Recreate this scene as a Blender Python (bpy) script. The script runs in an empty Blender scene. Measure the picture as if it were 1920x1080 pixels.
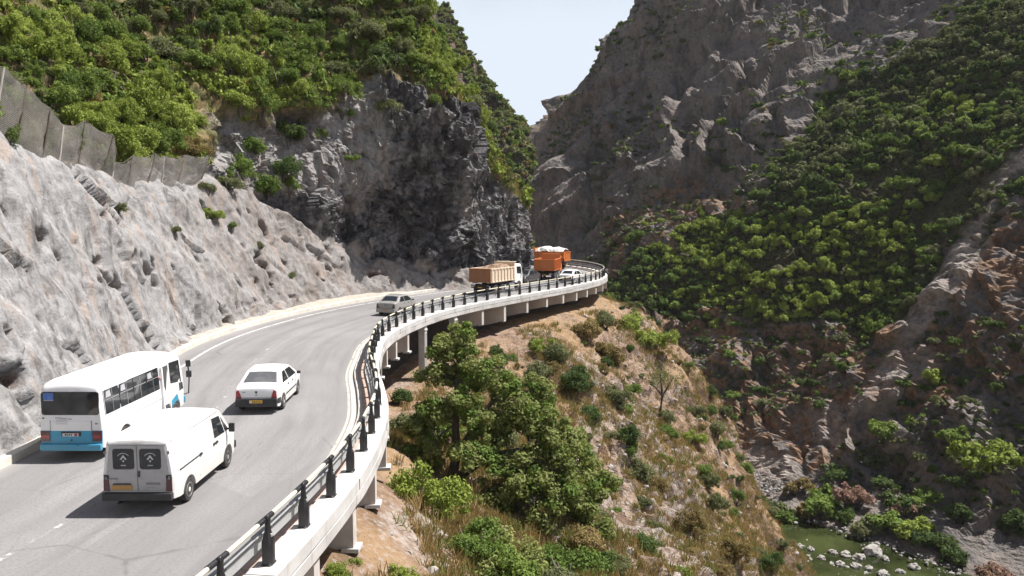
import bpy, bmesh, math, random
import numpy as np
from mathutils import Vector, Matrix

rng = np.random.default_rng(7)
random.seed(7)
scene = bpy.context.scene
COL = scene.collection

# ---------------------------------------------------------------- camera
CAM_H, FOC, HOR = 7.6, 1450.0, 410.0
PITCH = math.atan((540.0 - HOR) / FOC)
cam_data = bpy.data.cameras.new("camera")
cam_data.sensor_width = 36.0
cam_data.lens = 36.0 * FOC / 1920.0
cam_data.clip_end = 6000.0
cam = bpy.data.objects.new("camera", cam_data)
cam.location = (0, 0, CAM_H)
cam.rotation_euler = (math.pi / 2 - PITCH, 0, 0)
COL.objects.link(cam)
scene.camera = cam

# ---------------------------------------------------------------- sky, sun, exposure
SUN_DIR = Vector((0.465, 0.135, 0.875)).normalized()
world = bpy.data.worlds.new("World")
scene.world = world
world.use_nodes = True
wn = world.node_tree
wn.nodes.clear()
w_out = wn.nodes.new("ShaderNodeOutputWorld")
w_bg = wn.nodes.new("ShaderNodeBackground")
w_sky = wn.nodes.new("ShaderNodeTexSky")
w_sky.sky_type = 'NISHITA'
w_sky.sun_disc = False
w_sky.sun_elevation = math.asin(SUN_DIR.z)
w_sky.sun_rotation = math.atan2(SUN_DIR.x, SUN_DIR.y)
w_sky.altitude = 400
w_sky.air_density = 1.0
w_sky.dust_density = 3.0
w_sky.ozone_density = 1.0
w_bg.inputs['Strength'].default_value = 0.05
# summer haze: thicker towards the horizon all round, with faint thin cloud in it
w_tc = wn.nodes.new("ShaderNodeTexCoord")
w_sep = wn.nodes.new("ShaderNodeSeparateXYZ")
wn.links.new(w_tc.outputs['Generated'], w_sep.inputs[0])
def w_math(op, a, b=None):
    nd = wn.nodes.new("ShaderNodeMath"); nd.operation = op
    for k, v in enumerate((a, b)):
        if v is None: continue
        if isinstance(v, (int, float)): nd.inputs[k].default_value = v
        else: wn.links.new(v, nd.inputs[k])
    return nd.outputs[0]
w_el = w_math('MAXIMUM', w_sep.outputs[2], 0.02)
w_cl = wn.nodes.new("ShaderNodeTexNoise"); w_cl.inputs['Scale'].default_value = 5.0; w_cl.inputs['Detail'].default_value = 5.0
wn.links.new(w_tc.outputs['Generated'], w_cl.inputs['Vector'])
w_k = w_math('ADD', w_math('MULTIPLY', w_cl.outputs['Fac'], 0.14), 0.25)
w_f = w_math('SUBTRACT', 1.0, w_math('POWER', 2.718, w_math('MULTIPLY', w_math('POWER', w_math('DIVIDE', w_k, w_el), 5.0), -1.0)))
w_mix = wn.nodes.new("ShaderNodeMix"); w_mix.data_type = 'RGBA'
wn.links.new(w_f, w_mix.inputs[0])
wn.links.new(w_sky.outputs[0], w_mix.inputs[6])
w_mix.inputs[7].default_value = (8.8, 9.7, 10.9, 1)
wn.links.new(w_mix.outputs[2], w_bg.inputs['Color'])
wn.links.new(w_bg.outputs[0], w_out.inputs['Surface'])

sun_data = bpy.data.lights.new("sun", 'SUN')
sun_data.energy = 5.0
sun_data.angle = math.radians(0.53)
sun_data.color = (1.0, 0.965, 0.925)
sun = bpy.data.objects.new("sun", sun_data)
sun.rotation_euler = SUN_DIR.to_track_quat('Z', 'Y').to_euler()
sun.location = (60, 20, 120)
COL.objects.link(sun)

vs = scene.view_settings
vs.view_transform = 'Standard'
vs.look = 'None'
vs.exposure = 0.86
vs.gamma = 1.0
vs.use_curve_mapping = False
scene.cycles.max_bounces = 6
scene.cycles.adaptive_threshold = 0.025
scene.cycles.transparent_max_bounces = 12

# ---------------------------------------------------------------- helpers
_cp, _sp = math.cos(PITCH), math.sin(PITCH)
def ray(px, py):
    u, v = (px - 960.0) / FOC, (540.0 - py) / FOC
    return np.array([u, _cp + v * _sp, -_sp + v * _cp])
def P(px, py, Y):
    """point seen at that place of the photograph, Y metres ahead"""
    d = ray(px, py)
    return np.array([0, 0, CAM_H]) + d * (Y / d[1])
def G(px, py, z=0.0):
    d = ray(px, py)
    return np.array([0, 0, CAM_H]) + d * ((z - CAM_H) / d[2])
def project(p):
    """photo position of world points (n,3)"""
    p = np.atleast_2d(p)
    q = p - np.array([0, 0, CAM_H])
    f = q[:, 1] * _cp - q[:, 2] * _sp
    u = q[:, 1] * _sp + q[:, 2] * _cp
    f = np.where(np.abs(f) < 1e-3, 1e-3, f)
    return np.stack([960 + FOC * q[:, 0] / f, 540 - FOC * u / f, f], 1)

def catmull(pts, n_or_t, closed=False):
    """Catmull-Rom through pts (k,d); n samples uniform in parameter, or given parameters"""
    pts = np.asarray(pts, float)
    k = len(pts)
    t = np.linspace(0, k - 1, n_or_t) if np.isscalar(n_or_t) else np.asarray(n_or_t, float)
    i = np.clip(np.floor(t).astype(int), 0, k - 2)
    f = (t - i)[:, None]
    if pts.ndim == 3:
        f = f[:, :, None]
    ext = np.concatenate([[2 * pts[0] - pts[1]], pts, [2 * pts[-1] - pts[-2]]])
    p0, p1, p2, p3 = ext[i], ext[i + 1], ext[i + 2], ext[i + 3]
    return 0.5 * (2 * p1 + (p2 - p0) * f + (2 * p0 - 5 * p1 + 4 * p2 - p3) * f ** 2 + (3 * p1 - p0 - 3 * p2 + p3) * f ** 3)

def resample(poly, step):
    poly = np.asarray(poly, float)
    seg = np.linalg.norm(np.diff(poly, axis=0), axis=1)
    s = np.concatenate([[0], np.cumsum(seg)])
    n = max(2, int(round(s[-1] / step)) + 1)
    q = np.linspace(0, s[-1], n)
    return np.stack([np.interp(q, s, poly[:, i]) for i in range(poly.shape[1])], 1), q

# --- vectorised noise
def _hash(ix, iy, iz, seed):
    h = (ix.astype(np.int64) * 374761393 + iy.astype(np.int64) * 668265263 + iz.astype(np.int64) * 2147483647 + seed * 144269504) & 0xFFFFFFFF
    h = ((h ^ (h >> 13)) * 1274126177) & 0xFFFFFFFF
    h = ((h ^ (h >> 16)) * 2246822519) & 0xFFFFFFFF
    return (h ^ (h >> 15)) & 0xFFFFFFFF
def _rnd(ix, iy, iz, seed):
    return _hash(ix, iy, iz, seed) / 4294967295.0
def vnoise(p, seed=0):
    """smooth value noise -1..1 for points (n,3)"""
    i = np.floor(p).astype(np.int64)
    f = p - i
    f = f * f * f * (f * (f * 6 - 15) + 10)
    r = 0
    for dx in (0, 1):
        wx = f[:, 0] if dx else 1 - f[:, 0]
        for dy in (0, 1):
            wy = f[:, 1] if dy else 1 - f[:, 1]
            for dz in (0, 1):
                wz = f[:, 2] if dz else 1 - f[:, 2]
                r = r + wx * wy * wz * _rnd(i[:, 0] + dx, i[:, 1] + dy, i[:, 2] + dz, seed)
    return r * 2 - 1
def fbm(p, octaves=4, seed=0, gain=0.5, lac=2.03):
    a, r, s = 1.0, 0, 0
    q = np.array(p, float)
    for o in range(octaves):
        r = r + a * vnoise(q, seed + o * 17)
        s += a
        a *= gain
        q = q * lac + 11.3
    return r / s * 1.6
def ridged(p, octaves=4, seed=0, gain=0.5):
    a, r, s = 1.0, 0, 0
    q = np.array(p, float)
    for o in range(octaves):
        r = r + a * (1 - np.abs(vnoise(q, seed + o * 23)) * 2)
        s += a
        a *= gain
        q = q * 2.1 + 7.7
    return r / s
def facets(p, seed=0, tilt=0.8):
    """blocky rock: every Voronoi cell carries its own tilted plane; returns (height, F1, cell random)"""
    i = np.floor(p).astype(np.int64)
    best = np.full(len(p), 1e9)
    bh = np.zeros(len(p), np.int64)
    bd = np.zeros((len(p), 3))
    f = p - i
    for dx in (-1, 0, 1):
        for dy in (-1, 0, 1):
            for dz in (-1, 0, 1):
                hh = _hash(i[:, 0] + dx, i[:, 1] + dy, i[:, 2] + dz, seed)
                d = f - np.stack([dx + (hh & 1023) / 1023.0, dy + ((hh >> 10) & 1023) / 1023.0, dz + ((hh >> 20) & 1023) / 1023.0], 1)
                dist = (d * d).sum(1)
                m = dist < best
                best[m] = dist[m]; bh[m] = hh[m]; bd[m] = d[m]
    g = _hash(bh, bh >> 7, bh >> 3, seed + 5)
    g1, g2, g3 = (g & 1023) / 1023.0, ((g >> 10) & 1023) / 1023.0, ((g >> 20) & 1023) / 1023.0
    cid = _hash(g, bh, g >> 5, seed + 9) / 4294967295.0
    hgt = (cid - .5) + tilt * 2 * (bd[:, 0] * (g1 - .5) + bd[:, 1] * (g2 - .5) + bd[:, 2] * (g3 - .5))
    return hgt, np.sqrt(best), cid
def sstep(a, b, x):
    t = np.clip((np.asarray(x, float) - a) / (b - a), 0, 1)
    return t * t * (3 - 2 * t)
def in_poly(x, y, poly):
    poly = np.asarray(poly, float)
    r = np.zeros(len(x), bool)
    j = len(poly) - 1
    for i in range(len(poly)):
        xi, yi = poly[i]
        xj, yj = poly[j]
        c = ((yi > y) != (yj > y)) & (x < (xj - xi) * (y - yi) / (yj - yi + 1e-12) + xi)
        r ^= c
        j = i
    return r

# --- object helpers
def tag(o, label=None, cat=None, group=None, kind=None):
    if label: o["label"] = label
    if cat: o["category"] = cat
    if group: o["group"] = group
    if kind: o["kind"] = kind
    return o
def empty(name, loc=(0, 0, 0), rz=0.0):
    o = bpy.data.objects.new(name, None)
    o.empty_display_size = 0.3
    o.location = loc
    o.rotation_euler = (0, 0, rz)
    COL.objects.link(o)
    return o
def link(name, me, parent=None):
    o = bpy.data.objects.new(name, me)
    COL.objects.link(o)
    if parent is not None:
        o.parent = parent
    return o
def mesh_np(name, verts, quads=None, tris=None, mat=None, smooth=True):
    """fast mesh from numpy arrays"""
    me = bpy.data.meshes.new(name)
    verts = np.asarray(verts, np.float32).reshape(-1, 3)
    loops, starts = [], []
    n0 = 0
    if quads is not None and len(quads):
        q = np.asarray(quads, np.int32).reshape(-1, 4)
        loops.append(q.ravel()); starts.append(np.arange(len(q)) * 4); n0 = q.size
    if tris is not None and len(tris):
        t = np.asarray(tris, np.int32).reshape(-1, 3)
        loops.append(t.ravel()); starts.append(n0 + np.arange(len(t)) * 3)
    loops = np.concatenate(loops); starts = np.concatenate(starts)
    me.vertices.add(len(verts)); me.vertices.foreach_set("co", verts.ravel())
    me.loops.add(len(loops)); me.loops.foreach_set("vertex_index", loops)
    me.polygons.add(len(starts)); me.polygons.foreach_set("loop_start", starts.astype(np.int32))
    me.update(calc_edges=True)
    if np.isscalar(smooth):
        sm = np.full(len(me.polygons), bool(smooth))
    else:
        sm = smooth
    me.polygons.foreach_set("use_smooth", sm)
    if mat is not None:
        me.materials.append(mat)
    return me
def grid_quads(nu, nv):
    i = np.arange(nu - 1)[:, None] * nv + np.arange(nv - 1)[None, :]
    return np.stack([i, i + nv, i + nv + 1, i + 1], -1).reshape(-1, 4)
def add_attr(me, name, vals):
    a = me.attributes.new(name, 'FLOAT', 'POINT')
    a.data.foreach_set("value", np.asarray(vals, np.float32).ravel())
def grid_normals(g):
    du = np.gradient(g, axis=0); dv = np.gradient(g, axis=1)
    n = np.cross(du, dv)
    return n / (np.linalg.norm(n, axis=2, keepdims=True) + 1e-9)

class MB:
    """collects simple solids and builds them as one mesh"""
    def __init__(self):
        self.bm = bmesh.new()
    def poly(self, pts):
        try:
            return self.bm.faces.new([self.bm.verts.new(p) for p in pts])
        except ValueError:
            return None
    def box(self, c, s, rot=None, bevel=0.0, taper=None):
        x, y, z = (k / 2 for k in s)
        co = [(-x, -y, -z), (x, -y, -z), (x, y, -z), (-x, y, -z), (-x, -y, z), (x, -y, z), (x, y, z), (-x, y, z)]
        if taper:
            co = [(a * (taper[0] if cc > 0 else 1), b * (taper[1] if cc > 0 else 1), cc) for a, b, cc in co]
        M = Matrix.Translation(c) @ (rot.to_4x4() if rot is not None else Matrix())
        vv = [self.bm.verts.new(M @ Vector(p)) for p in co]
        ff = [self.bm.faces.new([vv[i] for i in f]) for f in
              ((3, 2, 1, 0), (4, 5, 6, 7), (0, 1, 5, 4), (1, 2, 6, 5), (2, 3, 7, 6), (3, 0, 4, 7))]
        if bevel:
            ed = {e for f in ff for e in f.edges}
            bmesh.ops.bevel(self.bm, geom=list(ed), offset=bevel, segments=2, affect='EDGES', profile=0.6)
        return self
    def tube(self, pts, r, n=8, caps=True):
        pts = [Vector(p) for p in pts]
        rr = [r] * len(pts) if np.isscalar(r) else list(r)
        rings = []
        up = Vector((0, 0, 1))
        for i, p in enumerate(pts):
            t = (pts[min(i + 1, len(pts) - 1)] - pts[max(i - 1, 0)]).normalized()
            a = t.cross(up)
            if a.length < 1e-3:
                a = t.cross(Vector((1, 0, 0)))
            a.normalize(); b = t.cross(a)
            rings.append([self.bm.verts.new(p + (a * math.cos(2 * math.pi * k / n) + b * math.sin(2 * math.pi * k / n)) * rr[i]) for k in range(n)])
        for i in range(len(rings) - 1):
            for k in range(n):
                self.bm.faces.new((rings[i][k], rings[i][(k + 1) % n], rings[i + 1][(k + 1) % n], rings[i + 1][k]))
        if caps:
            self.bm.faces.new(rings[0]); self.bm.faces.new(rings[-1][::-1])
        return self
    def lathe(self, prof, axis='Z', n=24, c=(0, 0, 0)):
        """prof: (radius, height) pairs"""
        rings = []
        for r, h in prof:
            ring = []
            for k in range(n):
                a = 2 * math.pi * k / n
                p = (r * math.cos(a), r * math.sin(a), h)
                if axis == 'X': p = (h, r * math.cos(a), r * math.sin(a))
                if axis == 'Y': p = (r * math.sin(a), h, r * math.cos(a))
                ring.append(self.bm.verts.new(Vector(p) + Vector(c)))
            rings.append(ring)
        for i in range(len(rings) - 1):
            for k in range(n):
                self.bm.faces.new((rings[i][k], rings[i][(k + 1) % n], rings[i + 1][(k + 1) % n], rings[i + 1][k]))
        self.bm.faces.new(rings[0]); self.bm.faces.new(rings[-1])
        return self
    def mesh(self, name, mat, smooth=False, angle=None):
        bmesh.ops.recalc_face_normals(self.bm, faces=self.bm.faces)
        me = bpy.data.meshes.new(name)
        self.bm.to_mesh(me); self.bm.free()
        if mat is not None:
            me.materials.append(mat)
        if smooth:
            me.polygons.foreach_set("use_smooth", [True] * len(me.polygons))
            if angle:
                try:
                    me.set_sharp_from_angle(angle=math.radians(angle))
                except Exception:
                    pass
        me.update()
        return me
    def build(self, name, mat, parent=None, smooth=False, angle=35):
        return link(name, self.mesh(name, mat, smooth, angle), parent)

# ---------------------------------------------------------------- materials
MATS = {}
class NT:
    def __init__(self, name):
        m = bpy.data.materials.new(name)
        m.use_nodes = True
        self.m, self.t = m, m.node_tree
        self.t.nodes.clear()
        self.out = self.n('ShaderNodeOutputMaterial')
    def n(self, typ, **kw):
        nd = self.t.nodes.new(typ)
        for k, v in kw.items():
            if hasattr(nd, k): setattr(nd, k, v)
        return nd
    def l(self, a, b):
        self.t.links.new(a, b)
    def val(self, sock, v):
        if hasattr(v, 'is_linked') or hasattr(v, 'links'):
            self.l(v, sock)
        elif v is not None:
            sock.default_value = v
    def noise(self, vec, scale, detail=4, rough=0.55, dist=0.0):
        nd = self.n('ShaderNodeTexNoise')
        nd.inputs['Scale'].default_value = scale
        nd.inputs['Detail'].default_value = detail
        nd.inputs['Roughness'].default_value = rough
        nd.inputs['Distortion'].default_value = dist
        if vec is not None: self.l(vec, nd.inputs['Vector'])
        return nd.outputs['Fac']
    def voro(self, vec, scale, feature='F1', out='Distance'):
        nd = self.n('ShaderNodeTexVoronoi', feature=feature)
        nd.inputs['Scale'].default_value = scale
        if vec is not None: self.l(vec, nd.inputs['Vector'])
        return nd.outputs[out]
    def ramp(self, fac, stops, interp='LINEAR'):
        nd = self.n('ShaderNodeValToRGB')
        nd.color_ramp.interpolation = interp
        el = nd.color_ramp.elements
        while len(el) < len(stops): el.new(0.5)
        for e, (p, c) in zip(el, stops):
            e.position = p
            e.color = (c, c, c, 1) if np.isscalar(c) else (*c, 1)
        self.l(fac, nd.inputs['Fac'])
        return nd.outputs['Color']
    def mix(self, fac, a, b, mode='MIX'):
        nd = self.n('ShaderNodeMix', data_type='RGBA', blend_type=mode)
        self.val(nd.inputs[0], fac)
        for s, v in ((nd.inputs[6], a), (nd.inputs[7], b)):
            if isinstance(v, tuple): s.default_value = (*v, 1) if len(v) == 3 else v
            else: self.l(v, s)
        return nd.outputs[2]
    def math(self, op, a, b=None, clamp=False):
        nd = self.n('ShaderNodeMath', operation=op, use_clamp=clamp)
        self.val(nd.inputs[0], a)
        if b is not None: self.val(nd.inputs[1], b)
        return nd.outputs[0]
    def attr(self, name):
        return self.n('ShaderNodeAttribute', attribute_name=name).outputs['Fac']
    def obj(self):
        return self.n('ShaderNodeTexCoord').outputs['Object']
    def geo(self, o='Position'):
        return self.n('ShaderNodeNewGeometry').outputs[o]
    def mapping(self, vec, scale=(1, 1, 1), rot=(0, 0, 0)):
        nd = self.n('ShaderNodeMapping')
        nd.inputs['Scale'].default_value = scale
        nd.inputs['Rotation'].default_value = rot
        self.l(vec, nd.inputs['Vector'])
        return nd.outputs[0]
    def bump(self, h, strength=0.5, dist=0.1, normal=None):
        nd = self.n('ShaderNodeBump')
        nd.inputs['Strength'].default_value = strength
        nd.inputs['Distance'].default_value = dist
        self.l(h, nd.inputs['Height'])
        if normal is not None: self.l(normal, nd.inputs['Normal'])
        return nd.outputs[0]
    def bsdf(self, color, rough=0.8, normal=None, metal=0.0, spec=0.5, coat=0.0):
        b = self.n('ShaderNodeBsdfPrincipled')
        self.val(b.inputs['Base Color'], (*color, 1) if isinstance(color, tuple) and len(color) == 3 else color)
        self.val(b.inputs['Roughness'], rough)
        b.inputs['Metallic'].default_value = metal
        b.inputs['Specular IOR Level'].default_value = spec
        b.inputs['Coat Weight'].default_value = coat
        if normal is not None: self.l(normal, b.inputs['Normal'])
        return b
    def done(self, sh):
        self.l(sh.outputs[0] if hasattr(sh, 'outputs') else sh, self.out.inputs['Surface'])
        MATS[self.m.name] = self.m
        return self.m
# ---------------------------------------------------------------- ground materials
def m_hillside():
    t = NT("hillside_rock")
    p = t.geo()
    shot, soil = t.attr("shot"), t.attr("soil")
    n1 = t.noise(p, 0.35, 4, 0.6)
    n2 = t.noise(p, 1.6, 4, 0.65, 0.4)
    n3 = t.noise(p, 9.0, 4, 0.6)
    streak = t.noise(t.mapping(p, (0.9, 0.9, 0.16)), 1.0, 4, 0.6, 0.6)
    # grey sprayed concrete
    c_shot = t.ramp(n2, [(0.28, (0.13, 0.127, 0.127)), (0.45, (0.232, 0.228, 0.227)), (0.7, (0.325, 0.32, 0.318))])
    c_shot = t.mix(t.ramp(streak, [(0.53, 0.0), (0.66, 0.6)]), c_shot, (0.32, 0.235, 0.18))
    c_shot = t.mix(t.ramp(t.noise(t.mapping(p, (1.2, 1.2, 0.3)), 0.8, 6, 0.7), [(0.36, 0.85), (0.47, 0.0)]), c_shot, (0.095, 0.085, 0.08))
    drip = t.noise(t.mapping(p, (2.2, 2.2, 0.12)), 1.0, 4, 0.6, 0.3)
    c_shot = t.mix(t.ramp(drip, [(0.58, 0.0), (0.70, 0.5)]), c_shot, (0.15, 0.135, 0.125))
    c_shot = t.mix(t.ramp(drip, [(0.30, 0.5), (0.42, 0.0)]), c_shot, (0.40, 0.39, 0.385))
    c_shot = t.mix(t.ramp(n3, [(0.32, 0.6), (0.45, 0.0)]), c_shot, (0.13, 0.115, 0.105))
    c_shot = t.mix(t.math('MULTIPLY', t.attr("brown"), t.ramp(n1, [(0.38, 0.25), (0.58, 0.8)])), c_shot, t.ramp(n2, [(0.3, (0.10, 0.082, 0.072)), (0.65, (0.22, 0.185, 0.162))]))
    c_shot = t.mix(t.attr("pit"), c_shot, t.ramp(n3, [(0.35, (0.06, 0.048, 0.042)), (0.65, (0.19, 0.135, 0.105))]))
    # dark cliff; pale mottling painted in for lit facets
    c_rock = t.ramp(t.math("ADD", t.math("MULTIPLY", n1, 0.55), t.math("MULTIPLY", n2, 0.45)), [(0.3, (0.026, 0.025, 0.027)), (0.46, (0.066, 0.063, 0.065)), (0.58, (0.19, 0.182, 0.182)), (0.70, (0.33, 0.318, 0.316))])
    c_rock = t.mix(t.ramp(n1, [(0.58, 0.0), (0.72, 0.5)]), c_rock, (0.20, 0.155, 0.125))
    c_rock = t.mix(t.attr("pale"), c_rock, c_shot)
    # earth and dry growth of the slope above
    c_soil = t.ramp(n2, [(0.3, (0.055, 0.05, 0.03)), (0.5, (0.13, 0.105, 0.05)), (0.7, (0.30, 0.20, 0.105))])
    c_soil = t.mix(t.ramp(n1, [(0.45, 0.0), (0.6, 0.8)]), c_soil, (0.10, 0.115, 0.035))
    c = t.mix(shot, c_rock, c_shot)
    c = t.mix(soil, c, c_soil)
    b = t.bump(t.math('ADD', n2, t.math('MULTIPLY', n3, 0.35)), 0.5, 0.2)
    return t.done(t.bsdf(c, 0.92, b, spec=0.2))
def m_mountain():
    t = NT("mountain_rock")
    p = t.geo()
    n1 = t.noise(p, 0.05, 4, 0.6)
    n2 = t.noise(p, 0.25, 4, 0.66, 0.5)
    n3 = t.noise(p, 1.1, 4, 0.65)
    strat = t.noise(t.mapping(p, (0.9, 0.25, 0.25), (0.3, 0.9, 0.2)), 0.35, 4, 0.65, 0.6)
    c = t.ramp(n2, [(0.3, (0.10, 0.091, 0.086)), (0.5, (0.175, 0.159, 0.15)), (0.72, (0.255, 0.231, 0.217))])
    c = t.mix(t.ramp(strat, [(0.38, 0.75), (0.50, 0.0)]), c, (0.08, 0.075, 0.074))
    c = t.mix(t.ramp(strat, [(0.56, 0.0), (0.7, 0.5)]), c, (0.20, 0.175, 0.16))
    # dark scrub stains in the cracks
    c = t.mix(t.ramp(n3, [(0.34, 0.6), (0.46, 0.0)]), c, (0.065, 0.068, 0.045))
    dry = t.attr("dry")
    c_dry = t.ramp(n3, [(0.35, (0.11, 0.072, 0.05)), (0.58, (0.24, 0.14, 0.078)), (0.72, (0.36, 0.20, 0.085))])
    c = t.mix(t.math('MULTIPLY', dry, t.ramp(n2, [(0.42, 0.0), (0.56, 0.85)])), c, c_dry)
    c = t.mix(t.attr("soil"), c, t.ramp(n3, [(0.3, (0.03, 0.03, 0.018)), (0.6, (0.075, 0.07, 0.035)), (0.8, (0.17, 0.12, 0.06))]))
    c = t.mix(t.attr("pale"), c, t.ramp(n3, [(0.35, (0.2, 0.17, 0.15)), (0.65, (0.40, 0.35, 0.32))]))
    b = t.bump(t.math('ADD', n2, n3), 0.75, 1.1)
    return t.done(t.bsdf(c, 0.95, b, spec=0.15))
def m_spur():
    t = NT("spur_earth")
    p = t.geo()
    n1 = t.noise(p, 0.12, 4, 0.6)
    n2 = t.noise(p, 0.7, 4, 0.65, 0.3)
    n3 = t.noise(p, 4.0, 4, 0.65)
    c = t.ramp(n2, [(0.3, (0.09, 0.058, 0.040)), (0.48, (0.195, 0.128, 0.084)), (0.7, (0.285, 0.205, 0.145))])
    c = t.mix(t.ramp(n1, [(0.45, 0.0), (0.6, 0.75)]), c, (0.28, 0.18, 0.09))
    c = t.mix(t.ramp(n3, [(0.52, 0.0), (0.66, 0.7)]), c, (0.33, 0.29, 0.262))
    c = t.mix(t.ramp(n3, [(0.3, 0.8), (0.42, 0.0)]), c, (0.13, 0.085, 0.055))
    c = t.mix(t.attr("dark"), c, (0.085, 0.055, 0.042))
    c = t.mix(t.math('MULTIPLY', t.attr("pale"), t.ramp(n3, [(0.4, 0.2), (0.55, 1.0)])), c, (0.34, 0.31, 0.288))
    b = t.bump(t.math('ADD', n2, n3), 0.8, 0.22)
    return t.done(t.bsdf(c, 0.95, b, spec=0.15))
m_hillside(); m_mountain(); m_spur()

# ---------------------------------------------------------------- road line (line of the railing posts), all in metres
POSTLINE_CTRL = [(-10.5, -12), (-8.3, -3), (-7.0, 4), (-6.2, 9.5), (-5.55, 13), (-5.17, 15.85), (-4.8, 19.6), (-4.68, 22.5), (-4.75, 25.1), (-5.1, 29), (-5.95, 33.2), (-6.95, 37.5),
                 (-7.55, 41.8), (-8.0, 45.6), (-8.05, 49), (-7.65, 53), (-6.7, 57.9), (-5.3, 62.4), (-3.4, 66.8), (-1.2, 70.9), (1.3, 75.3), (4.0, 80), (6.7, 85), (9.1, 90), (11.0, 95.2), (12.1, 101),
                 (12.2, 108), (10.9, 115.2), (8.0, 122), (2.5, 128.5), (-6, 133.5), (-18, 137)]
PL, PLs = resample(catmull(POSTLINE_CTRL, 900), 0.5)
def tangents(poly):
    t = np.gradient(poly, axis=0)
    return t / np.linalg.norm(t, axis=1, keepdims=True)
PLt = tangents(PL)
for _ in range(6):
    PLt[1:-1] = (PLt[:-2] + PLt[1:-1] * 2 + PLt[2:]) / 4
PLt /= np.linalg.norm(PLt, axis=1, keepdims=True)
PLo = np.stack([PLt[:, 1], -PLt[:, 0]], 1)          # outward: to the valley side
def at_line(s, o):
    i = np.interp(s, PLs, np.arange(len(PLs)))
    x = np.interp(i, np.arange(len(PLs)), PL[:, 0]); y = np.interp(i, np.arange(len(PLs)), PL[:, 1])
    ox = np.interp(i, np.arange(len(PLs)), PLo[:, 0]); oy = np.interp(i, np.arange(len(PLs)), PLo[:, 1])
    return np.stack([x + ox * o, y + oy * o], -1)
def line_dir(s):
    return np.array([np.interp(s, PLs, PLt[:, 0]), np.interp(s, PLs, PLt[:, 1])])
def s_at_y(y):
    return float(np.interp(y, PL[:, 1], PLs))
def strip(name, profile, s0, s1, mat, step=0.5, closed=False, smooth=False, parent=None, wob=0.0):
    """sweep a cross-section (offset, height) along the post line"""
    ss = np.arange(s0, s1 + 1e-6, step)
    prof = list(profile) + ([profile[0]] if closed else [])
    g = np.zeros((len(ss), len(prof), 3))
    for j, (o, z) in enumerate(prof):
        oo = o + (wob * vnoise(np.stack([ss * 0.7, ss * 0 + j * 3.1, ss * 0], 1), 5) if wob else 0)
        g[:, j, :2] = at_line(ss, oo)
        g[:, j, 2] = z + (wob * 0.7 * vnoise(np.stack([ss * 0.9, ss * 0 + j * 5.1, ss * 0 + 4], 1), 9) if wob else 0)
    q = grid_quads(len(ss), len(prof))
    me = mesh_np(name, g, q, mat=mat, smooth=smooth)
    uv = None
    return link(name, me, parent)

# ---------------------------------------------------------------- left hillside: sprayed-concrete wall, dark cliff, green slope
A_BASE = [(-11, -14), (-14.2, 5), (-16.1, 23), (-18.0, 34), (-19.7, 44), (-20.2, 53), (-18.8, 64.5), (-14.4, 76.5), (-5.4, 83.2), (-1.6, 90), (1.6, 100), (1.7, 110), (-3.0, 119), (-12, 126), (-36, 136)]
A_PROF = [
 [(-.9, -.4), (.3, .6), (1.5, 4), (2.8, 7.8), (4.2, 11.5), (5.6, 12.3), (9, 16), (17, 24), (27, 33), (48, 50)],
 [(-.9, -.4), (.3, .6), (1.5, 4), (2.8, 7.8), (4.2, 11.5), (5.6, 12.3), (9, 16), (17, 24), (27, 33), (48, 50)],
 [(-.9, -.4), (.3, .6), (1.5, 4), (2.8, 7.8), (4.2, 11.6), (5.6, 12.4), (9, 16), (17, 24), (27, 33), (46, 50)],
 [(-.9, -.4), (.3, .6), (1.4, 3.6), (2.6, 7.2), (4.0, 11.0), (5.4, 11.8), (9, 15.5), (17, 23.5), (27, 33), (46, 50)],
 [(-.9, -.4), (.3, .6), (1.3, 3.3), (2.4, 6.4), (3.9, 9.7), (5.4, 10.5), (9, 14), (16, 21.5), (26, 32), (44, 50)],
 [(-.9, -.4), (.3, .6), (1.2, 3.2), (2.4, 6.3), (3.8, 9.6), (5.2, 10.6), (8.5, 14.5), (15, 22), (24, 32), (42, 52)],
 [(-.9, -.4), (.3, .6), (1.2, 3.2), (2.6, 6.6), (4.2, 10.3), (5.2, 12.5), (7.2, 16.5), (12, 23), (20, 32), (36, 52)],
 [(-.9, -.4), (.3, .8), (1.7, 3.4), (3.0, 6.5), (2.9, 10.5), (2.2, 14.8), (2.8, 19.5), (8, 25), (15, 33), (30, 54)],
 [(-.9, -.4), (.3, 1), (1.3, 3.5), (1.9, 7), (1.4, 11), (.6, 15.5), (1.2, 21), (6, 27), (12.5, 35), (26, 56)],
 [(-.9, -.4), (.3, 1), (.8, 3.5), (1.2, 6.5), (1.2, 10), (1.4, 13.5), (2.4, 17.5), (6.5, 24), (12, 33), (24, 55)],
 [(-.9, -.4), (.3, 1), (.5, 3.5), (.7, 7), (.8, 10), (2.9, 13.1), (6.2, 19.3), (9.8, 25.5), (14.6, 34.5), (27, 55)],
 [(-.9, -.4), (.3, 1), (.7, 3.5), (1.0, 7), (1.4, 10), (4.6, 13.1), (8.6, 19.3), (12.6, 25.5), (18, 34.5), (31, 55)],
 [(-.9, -.4), (.3, 1), (.7, 3.5), (1.0, 7), (1.4, 10), (4.6, 13.1), (8.6, 19.3), (12.6, 25.5), (18, 34.5), (31, 55)],
 [(-.9, -.4), (.3, 1), (.7, 3.5), (1.0, 7), (1.4, 10), (4.6, 13.1), (8.6, 19.3), (12.6, 25.5), (18, 34.5), (31, 55)],
 [(-.9, -.4), (.3, 1), (.7, 3.5), (1.0, 7), (1.4, 10), (4.6, 13.1), (8.6, 19.3), (12.6, 25.5), (18, 34.5), (31, 55)],
]
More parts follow.
